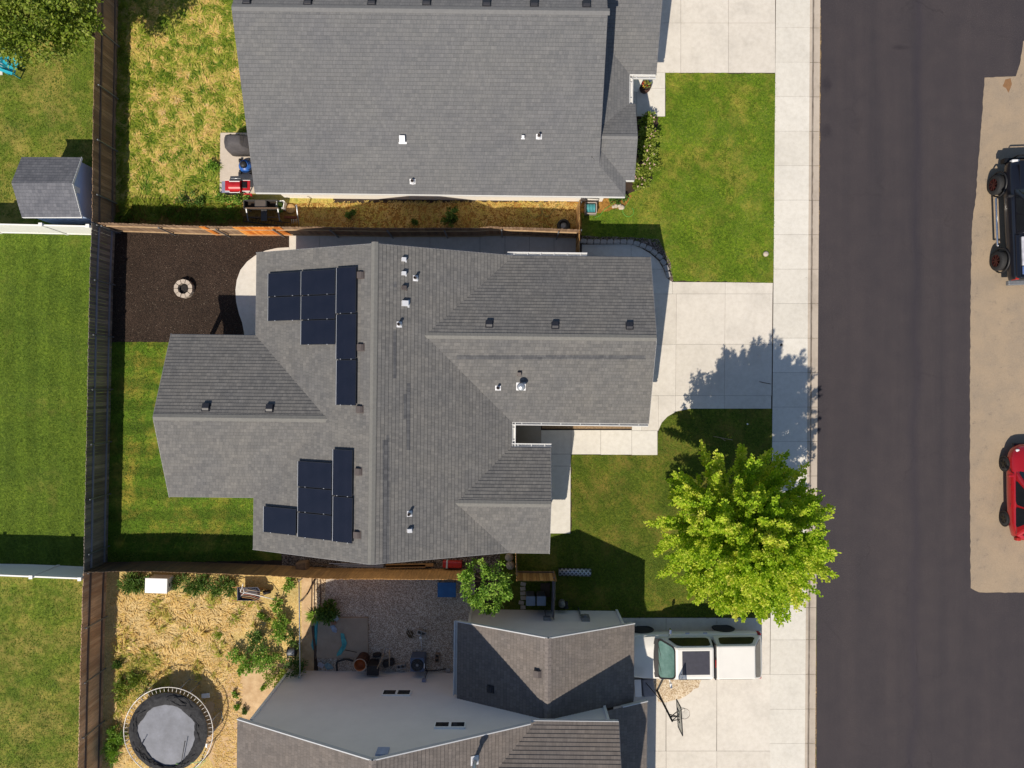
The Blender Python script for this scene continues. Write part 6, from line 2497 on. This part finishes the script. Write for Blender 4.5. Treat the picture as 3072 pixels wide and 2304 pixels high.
b.tube([P(727, 1759, .68), P(733, 1778, .68), P(720, 1790, .60), P(733, 1778, .68), P(721, 1775, .68), P(727, 1759, .68)], .018, 6)
b.tube([P(733, 1777, .66), P(790, 1790, .60), P(820, 1797, .35)], .016, 6)
b.tube([P(727, 1759, .68), P(730, 1748, .62)], .018, 6)
tag(b.build('plastic_pipe_rack', WHITE), 'white plastic pipe rack resting on the wheelbarrow tub', 'pipe rack')

q = P(876, 1955, .25)
t = thing('wire_reel', 'black cable reel in the weeds beside the metal rail', 'reel', (q.x, q.y, 0))
for dx in (-.17, .17):
    b = MB()
    b.cyl((q.x + dx - .015, q.y, .25), .22, .03, 20, axis=(1, 0, 0))
    b.build('flange', BLACKP, t)
b = MB()
for k in range(7):
    b.tube([(q.x - .13 + .043 * k, q.y + math.cos(a) * .17, .25 + math.sin(a) * .17) for a in [2 * math.pi * i / 18 for i in range(18)]], .024, 5, closed=True)
b.build('cable', DSTEEL, t)
b = MB()
b.bar(P(858, 1978, .06), P(884, 1974, .06), .05, .04)
b.build('foot', WOODP, t)

# metal rail dividing the straw yard from the gravel yard
t = thing('pipe_rail_fence', 'bare galvanized pipe rail between the straw yard and the gravel yard', 'fence', P(898, 1745, 0))
b = MB()
b.tube([P(897, 1736, 1.25), P(899, 1890, 1.25), P(900, 2036, 1.25)], .026, 8)
b.build('rail', STEEL, t)
for y in (1742, 1806, 1930, 2030):
    c = P(898, y, 1.25)
    b = MB()
    b.tube([(c.x, c.y, 0), (c.x, c.y, 1.27)], .03, 8)
    b.build('post', STEEL, t)
b = MB()
b.tube([P(905, 1803, .1), P(922, 1782, .12), P(946, 1738, .12)], .035, 6)  # dark tube in place of a pole's cast shadow on the earth
tag(b.build('pole_shadow', WOODD), 'dark bar standing in for a slanting pole shadow beside the pipe rail', 'pole')
b = MB()
b.bar(P(938, 1878, .06), P(948, 1975, .06), .1, .09)
tag(b.build('timber', WOODD), 'dark timber lying along the left side of the garden pad', 'timber')

TARP = mat('turquoise_tarp', A(96, 186, 186), A(50, 140, 150), 7, .55, bump=.6)


def crumple(name, lab, pts, m, cat, z=.12, amp=.05):
    b = MB()
    poly = [p for p in W(pts)]
    c = sum(poly, Vector()) / len(poly)
    n = len(poly)
    V, F = [c + Vector((0, 0, z + amp))], []
    for rr in (.5, 1.0):
        for p in poly:
            q_ = c + (p - c) * rr
            V.append(Vector((q_.x, q_.y, z + (amp * rnd.random() if rr < 1 else rnd.random() * amp * .4))))
    for j in range(n):
        F.append((0, 1 + j, 1 + (j + 1) % n))
        F.append((1 + j, 1 + n + j, 1 + n + (j + 1) % n, 1 + (j + 1) % n))
    b.mesh(V, F)
    return tag(b.build(name, m), lab, cat)


crumple('tarp_strip', 'twisted turquoise tarp strip on the garden pad', [(1024, 1896), (1034, 1898), (1038, 1912), (1043, 1926), (1038, 1942), (1032, 1950), (1026, 1960), (1012, 1966), (1012, 1958), (1024, 1950), (1030, 1936), (1034, 1924), (1024, 1908)], TARP, 'tarp')
crumple('tarp', 'turquoise tarp bunched along the left side of the garden pad', [(946, 1868), (954, 1860), (957, 1900), (953, 1930), (940, 1950), (934, 1935), (940, 1905)], TARP, 'tarp', .03, .08)
crumple('plastic_sheet', 'pale crumpled plastic at the top of the garden pad', [(993, 1852), (1008, 1844), (1012, 1840), (1019, 1854), (1012, 1862), (996, 1860)], mat('pale_plastic', A(190, 206, 210), A(140, 158, 166), 9, .5), 'plastic')
crumple('plastic_sheet', 'crumpled lilac grey plastic in the upper middle of the garden pad', [(992, 1876), (1004, 1872), (1014, 1884), (1012, 1896), (1000, 1892)], mat('lilac_plastic', A(176, 186, 206), A(120, 134, 156), 9, .5), 'plastic')
crumple('plastic_sheet', 'pale blue crumpled plastic at the bottom of the garden pad', [(972, 1990), (984, 1984), (996, 1990), (1004, 2002), (984, 2006)], mat('blue_plastic_sheet', A(140, 170, 178), A(90, 124, 134), 9, .5), 'plastic', .12)
b = MB()
b.box(P(963, 1995, .14), (.26, .2, .04), -.5)
tag(b.build('tile', mat('lilac_board', A(170, 172, 184), None, 6, .7)), 'flat grey square slab tilted at the lower corner of the garden pad', 'slab')
b = MB()
b.box(P(1001, 1868, .16), (.2, .14, .1), .1)
tag(b.build('brick_block', mat('tan_brick', A(150, 112, 90), None, 9, .85)), 'tan brick weighing down the plastic on the garden pad', 'brick')

q = P(1081, 1993, .85)
t = thing('burn_barrel', 'orange lined metal barrel on the garden pad', 'barrel', (q.x, q.y, .1))
b = MB()
b.lathe((q.x, q.y, .1), [(.26, 0), (.27, .02), (.26, .3), (.275, .32), (.26, .34), (.26, .6), (.275, .62), (.26, .64), (.27, .84)], 26)
b.build('drum', mat('rusty_steel', A(92, 58, 44), A(54, 34, 28), 7, .75), t)
b = MB()
b.lathe((q.x, q.y, .1), [(.265, .84), (.25, .84), (.245, .58), (.0, .55)], 26)
b.build('liner', mat('orange_liner', A(206, 112, 44), A(150, 70, 24), 4, .5), t)
b = MB()
b.tube([(q.x + math.cos(a) * .27, q.y + math.sin(a) * .27, .95) for a in [2 * math.pi * i / 30 for i in range(30)]], .016, 6, closed=True)
b.build('rim', mat('pale_rim', A(190, 170, 150), None, 6, .5), t)
b = MB()
b.tube(smooth_pts([P(1060, 1983, .2), P(1040, 1978, .22), P(1020, 1982, .2), P(1011, 1988, .18), P(1011, 2012, .15)]), .045, 8)
tag(b.build('black_pipe', BLACKP), 'bent black pipe curving from the barrel to the wall', 'pipe')
b = MB()
b.tube([P(1036, 1950, .13), P(1070, 1957, .2)], .014, 6)
tag(b.build('iron_rod', BLACKM), 'thin black rod pointing from the tarp strip to the barrel', 'rod')

q = P(1120, 2008, .55)
t = thing('garden_cart', 'black tipping garden cart with long pale handles against the two storey wall', 'cart', (q.x, q.y, 0))
b = MB()
s0 = [Vector((q.x + x * .75, q.y + y * .8 + .1, .22)) for x, y in ((-.26, -.3), (.26, -.3), (.26, .3), (-.26, .3))]
s1 = [Vector((q.x + x, q.y + y, .72)) for x, y in ((-.27, -.22), (.27, -.22), (.26, .22), (-.26, .22))]
b.mesh(s0 + s1, [(0, 1, 5, 4), (1, 2, 6, 5), (2, 3, 7, 6), (3, 0, 4, 7), (3, 2, 1, 0), (4, 5, 6, 7)])
b.build('tub', BLACKP, t, bevel=.03)
b = MB()
b.cyl((q.x + .1, q.y + .46, .2), .2, .1, 16, axis=(0, 1, 0))
b.build('wheel', RUBBER, t)
for a, c in (((1131, 2006, .8), (1152, 1962, .3)), ((1168, 2000, .6), (1168, 1950, .3))):
    b = MB()
    b.tube([P(*a), P(*c)], .022, 6)
    b.build('handle', WOODP, t)
b = MB()
b.tube([P(1152, 1962, .3), P(1158, 1942, .25), P(1166, 1948, .3)], .02, 6)
b.build('brace', DSTEEL, t)
b = MB()
b.box(P(1166, 1988, .2), (.5, .3, .34), .3)
tag(b.build('soil_bag', mat('black_bag', (.014, .014, .016, 1), None, 6, .5, bump=.8), bevel=.08), 'black bag slumped behind the garden cart', 'bag')

q = P(1252, 1994, .75)
t = thing('air_conditioner', 'grey blue square air conditioner with a round fan grille on the gravel', 'air conditioner', (q.x, q.y, 0))
ACM = mat('grey_blue_metal', A(110, 124, 150), A(90, 104, 128), 4, .45, metal=.2)
b = MB()
b.box((q.x, q.y, .4), (.62, .62, .76))
b.build('cabinet', ACM, t, bevel=.03)
b = MB()
b.lathe((q.x, q.y, .78), [(.27, .0), (.27, .03), (.25, .035), (.25, .006), (.0, .004)], 28)
b.build('fan_well', BLACKP, t)
b = MB()
for r_ in (.07, .11, .15, .19, .23):
    b.tube([(q.x + math.cos(a) * r_, q.y + math.sin(a) * r_, .812) for a in [2 * math.pi * i / 28 for i in range(28)]], .004, 4, closed=True)
b.cyl((q.x, q.y, .80), .06, .02, 16)
b.build('grille', DSTEEL, t)
b = MB()
b.box(P(1273, 1998, .83), (.03, .2, .03), -.05)
b.build('label_plate', WHITE, t)
b = MB()
b.tube([(q.x + .3, q.y - .2, .5), (q.x + .42, q.y - .36, .6), (q.x + .36, q.y - .52, .9)], .02, 6)
b.build('line_set', BLACKP, t)


def cinder(px, py, rot, lab, m):
    q = P(px, py, .1)
    t = thing('cinder_block', lab, 'block', (q.x, q.y, .015), rot)
    b = MB()
    for y in (-.085, .085):
        b.box((0, y, .1), (.39, .03, .19))
    for x in (-.18, 0, .18):
        b.box((x, 0, .1), (.03, .14, .19))
    b.build('block_body', m, t, local=True)


cinder(1265, 1897, -.35, 'cinder block in the open gravel with a pipe stub beside it', STONEG)
cinder(1204, 1998, .12, 'cinder block at the foot of the two storey wall', STONEG)
cinder(1312, 1972, 1.5, 'reddish cinder block right of the air conditioner', mat('tan_block', A(150, 130, 112), None, 9, .85))
b = MB()
b.box(P(1345, 2009, .08), (.2, .13, .12), 0)
tag(b.build('small_block', STONEG), 'small pale block at the foot of the wall near the garage corner', 'block')
b = MB()
b.lathe(P(1263, 1911, .0), [(.06, .02), (.07, .1), (.05, .16), (.0, .16)], 12)
b.tube([P(1263, 1914, .06), P(1266, 1950, .05)], .012, 6)
tag(b.build('drain_pipe', WHITE), 'white drain stub with a thin hose beside the cinder block', 'pipe')
b = MB()
b.tube(smooth_pts([P(1275, 2012, .2), P(1300, 2012, .05), P(1330, 2008, .05), P(1338, 2006, .08)]), .02, 6)
tag(b.build('black_cable', BLACKP), 'black cable running along the wall to the small pale block', 'cable')
b = MB()
for k in range(14):
    a = 2.2 + rnd.uniform(-.3, .5)
    p = P(1236 + rnd.uniform(-12, 12), 1905 + rnd.uniform(-8, 12), .03)
    leaf(b, p, Vector((math.cos(a), math.sin(a), .15)), Vector((0, 0, 1)), rnd.uniform(.2, .4), .05, .2)
tag(b.build('dead_branch', mat('dry_leaves', A(96, 80, 56), None, 9, .9)), 'dry brown branch lying on the gravel left of the cinder block', 'branch')
b = MB()
b.box(P(1366, 1920, .12), (.22, .85, .2), 0)
tag(b.build('splash_box', mat('grey_box', A(150, 150, 146), None, 6, .8)), 'long grey block against the garage wall under the gutter', 'block')

q = P(1341, 1767, .3)
t = thing('folded_tarp_table', 'blue flat table top beside the tan fence', 'table', (q.x, q.y, 0))
b = MB()
b.box((q.x, q.y, .42), (.82, .66, .04))
b.build('top', mat('blue_top', A(36, 112, 176), A(26, 92, 150), 3, .45), t, bevel=.015)
for dx in (-.35, .35):
    for dy in (-.27, .27):
        b = MB()
        b.box((q.x + dx, q.y + dy, .2), (.04, .04, .4))
        b.build('leg', BLACKM, t)

# bins and pavers behind the gate fence
for x, lab in ((1592, 'left one of two grey lidded bins behind the slatted fence'), (1624, 'right one of two grey lidded bins behind the slatted fence')):
    q = P(x, 1806, .9)
    t = thing('wheelie_bin', lab, 'bin', (q.x, q.y + .05, 0), 0, 'bins behind the slatted fence')
    b = MB()
    b.box((0, 0, .45), (.36, .36, .88))
    b.build('body', mat('grey_bin', A(100, 106, 116), None, 4, .6), t, local=True, bevel=.03)
    b = MB()
    b.box((0, .0, .92), (.41, .42, .06))
    b.build('lid', mat('blue_grey_bin_lid', A(140, 152, 170), None, 4, .55), t, local=True, bevel=.03)
    for s in (-.14, .14):
        b = MB()
        b.cyl((s - .02, -.2, .1), .1, .04, 12, axis=(1, 0, 0))
        b.build('wheel', RUBBER, t, local=True)
b = MB()
b.box(P(1636, 1770, .05), (.42, .62, .06), .03)
tag(b.build('flat_panel', WOODG), 'flat wooden panel on the dark soil behind the slatted fence', 'panel')
lab0 = 'small rough paving stone in the column on the dark soil by the tan gate fence'
for k in range(6):
    b = MB()
    c = P(1567 + rnd.uniform(-3, 3), 1752 + 14 * k, .03)
    b.box(c, (.24, .17, .06), rnd.uniform(-.2, .2))
    tag(b.build('paver', STONE, bevel=.02), lab0, 'paving stone', 'rough pavers on the dark soil')
for (x, y, lab) in ((1528, 1670, 'rounded tan boulder nearest the bedroom bay eave'), (1531, 1694, 'rounded tan boulder below the first one by the pale fence end')):
    b = MB()
    b.lathe(P(x, y, .0), [(.19, .02), (.2, .12), (.14, .2), (.0, .22)], 10)
    tag(b.build('boulder', STONE), lab, 'boulder')

# mesh roll lying on the shaded lawn
a, c = P(1676, 1716, .15), P(1772, 1718, .15)
mm = NT('mesh_sheet')
setb(mm, .5, .5, .4)
def wave(rot):
    mp = mm.n('ShaderNodeMapping')
    mp.inputs['Rotation'].default_value = (0, 0, rot)
    mm.l(mm.obj(), mp.inputs[0])
    w = mm.n('ShaderNodeTexWave', wave_type='BANDS', bands_direction='X')
    w.inputs['Scale'].default_value = 2.4
    mm.l(mp.outputs[0], w.inputs['Vector'])
    return w.outputs['Fac']
mm.l(mm.ramp(mm.math('MAXIMUM', wave(.75), wave(-.75)), [(.5, (.05, .06, .075)), (.9, (.42, .46, .52))]), mm.b.inputs['Base Color'])
b = MB()
b.tube([a, a.lerp(c, .5) + Vector((0, .01, 0)), c], .17, 16)
tag(b.build('mesh_roll', mm.m), 'roll of grey blue wire mesh lying on the shaded lawn', 'mesh roll')
# compressor / hose stand by the garage wall
q = P(1686, 1812, .4)
t = thing('portable_compressor', 'small grey compressor standing on the shaded lawn by the garage wall', 'compressor', (q.x, q.y, .02))
b = MB()
b.lathe((q.x, q.y, .1), [(.0, 0), (.14, .02), (.16, .1), (.16, .35), (.12, .44), (.0, .46)], 18)
b.build('tank', mat('grey_tank', A(140, 140, 138), None, 5, .45, metal=.3), t)
b = MB()
b.box((q.x + .18, q.y - .05, .4), (.16, .3, .22))
b.build('motor', BLACKP, t, bevel=.03)
b = MB()
b.tube([(q.x + .2, q.y - .2, .3), (q.x + .34, q.y - .26, .1), (q.x - .1, q.y - .34, .04), (q.x - .14, q.y - .45, .1)], .018, 6)
b.build('air_hose', BLACKP, t)

# strip along the south side of the middle house
b = MB()
b.box(P(908, 1697, .3), (.5, .4, .55), .1)
tag(b.build('stump_block', mat('old_wood_block', A(150, 120, 92), A(100, 78, 60), 7, .9, bump=.6), bevel=.06), 'rough brown block at the lawn end of the side bed', 'block')
t = thing('lumber_stack', 'tan boards stacked along the south wall of the middle house', 'lumber', P(1210, 1698, 0))
for k in range(4):
    b = MB()
    y_ = 1700 - 3.5 * (k % 2)
    b.bar(P(1158, y_, .15 + .06 * (k // 2)), P(1276 + 24 * (k % 2), y_ - 2, .15 + .06 * (k // 2)), .13, .05)
    b.build('board', WOODT, t)
t = thing('window_sash_stack', 'pale glazed frames leaning at the south gable of the middle house', 'frames', P(1070, 1696, 0))
for k in range(4):
    b = MB()
    b.bar(P(988 + 14 * k, 1690 + 3.4 * k, .5), P(1150, 1695 + 2.6 * k, .5), .02, .03)
    b.build('sash', (STEEL, DSTEEL)[k % 2], t)
b = MB()
b.bar(P(935, 1692, .25), P(1005, 1697, .25), .04, .05)
tag(b.build('thin_board', WOODG), 'thin grey board between the brown block and the glazed frames', 'board')
q = P(1357, 1694, .3)
t = thing('tool_box', 'glossy red box with a white band beside the tan fence', 'box', (q.x, q.y, 0), -.03)
b = MB()
b.box((0, 0, .18), (.86, .3, .32))
b.build('body', mat('red_box', A(206, 44, 40), A(160, 26, 26), 3, .3, coat=.5), t, local=True, bevel=.03)
b = MB()
b.box((-.24, 0, .2), (.07, .33, .33))
b.build('band', mat('pale_band', A(206, 210, 214), None, 4, .4), t, local=True, bevel=.01)

# small litter on the lawns
b = MB()
b.lathe(P(2297, 762, .02), [(.12, 0), (.12, .05), (.09, .08), (.0, .09)], 14)
tag(b.build('sprinkler_cap', STONE), 'pale round valve cover in the north front lawn by the pavement', 'valve cover')
b = MB()
for p_, q_ in (((2140, 1309), (2198, 1320)), ((2160, 1312), (2176, 1322))):
    b.tube([P(*p_, .05), P(*q_, .05)], .012, 5)
tag(b.build('fallen_twig', WOODP), 'pale twig lying on the shaded lawn above the maple', 'twig')
b = MB()
b.tube([P(2278, 1145, .05), P(2312, 1152, .05)], .012, 5)
tag(b.build('fallen_twig', WOODD), 'dark twig in the tree shadow on the driveway', 'twig')
b = MB()
b.lathe(P(2242, 1272, .03), [(.035, 0), (.04, .03), (.0, .06)], 10)
tag(b.build('ball', WHITE), 'tiny white ball on the shaded lawn above the maple', 'ball')
b = MB()
b.lathe(P(2344, 1035, .035), [(.06, 0), (.05, .04), (.0, .05)], 9)
tag(b.build('dark_clod', BLACKP), 'dark clod lying on the pavement at the tip of the tree shadow', 'clod')

# ------------------------------------------------------------------ light, sky and camera
SUN = Vector((-.35, -.74, 1.0)).normalized()
elev = math.asin(SUN.z)
w = bpy.data.worlds.new('World')
SC.world = w
w.use_nodes = True
nt = w.node_tree
bgd = nt.nodes['Background']
sky = nt.nodes.new('ShaderNodeTexSky')
sky.sky_type = 'NISHITA'
sky.sun_disc = False
sky.sun_elevation = elev
sky.sun_rotation = math.atan2(SUN.x, SUN.y)
sky.altitude = 800
nt.links.new(sky.outputs[0], bgd.inputs['Color'])
bgd.inputs['Strength'].default_value = .102
ld = bpy.data.lights.new('sun', 'SUN')
ld.energy = 4.9
ld.angle = math.radians(.53)
ld.color = (1.0, .90, .76)
lo = bpy.data.objects.new('sun', ld)
COL.objects.link(lo)
lo.rotation_euler = SUN.to_track_quat('Z', 'Y').to_euler()
lo.location = (0, 0, 60)

cd = bpy.data.cameras.new('camera')
cd.sensor_fit = 'HORIZONTAL'
cd.angle = 2 * math.atan(1536 / FP)
cd.clip_end = 2000
cam = bpy.data.objects.new('camera', cd)
COL.objects.link(cam)
cam.location = (0, 0, H)
SC.camera = cam
SC.view_settings.view_transform = 'Standard'
SC.view_settings.look = 'None'
SC.view_settings.gamma = 1
SC.view_settings.exposure = 0.1
SC.cycles.max_bounces = 6
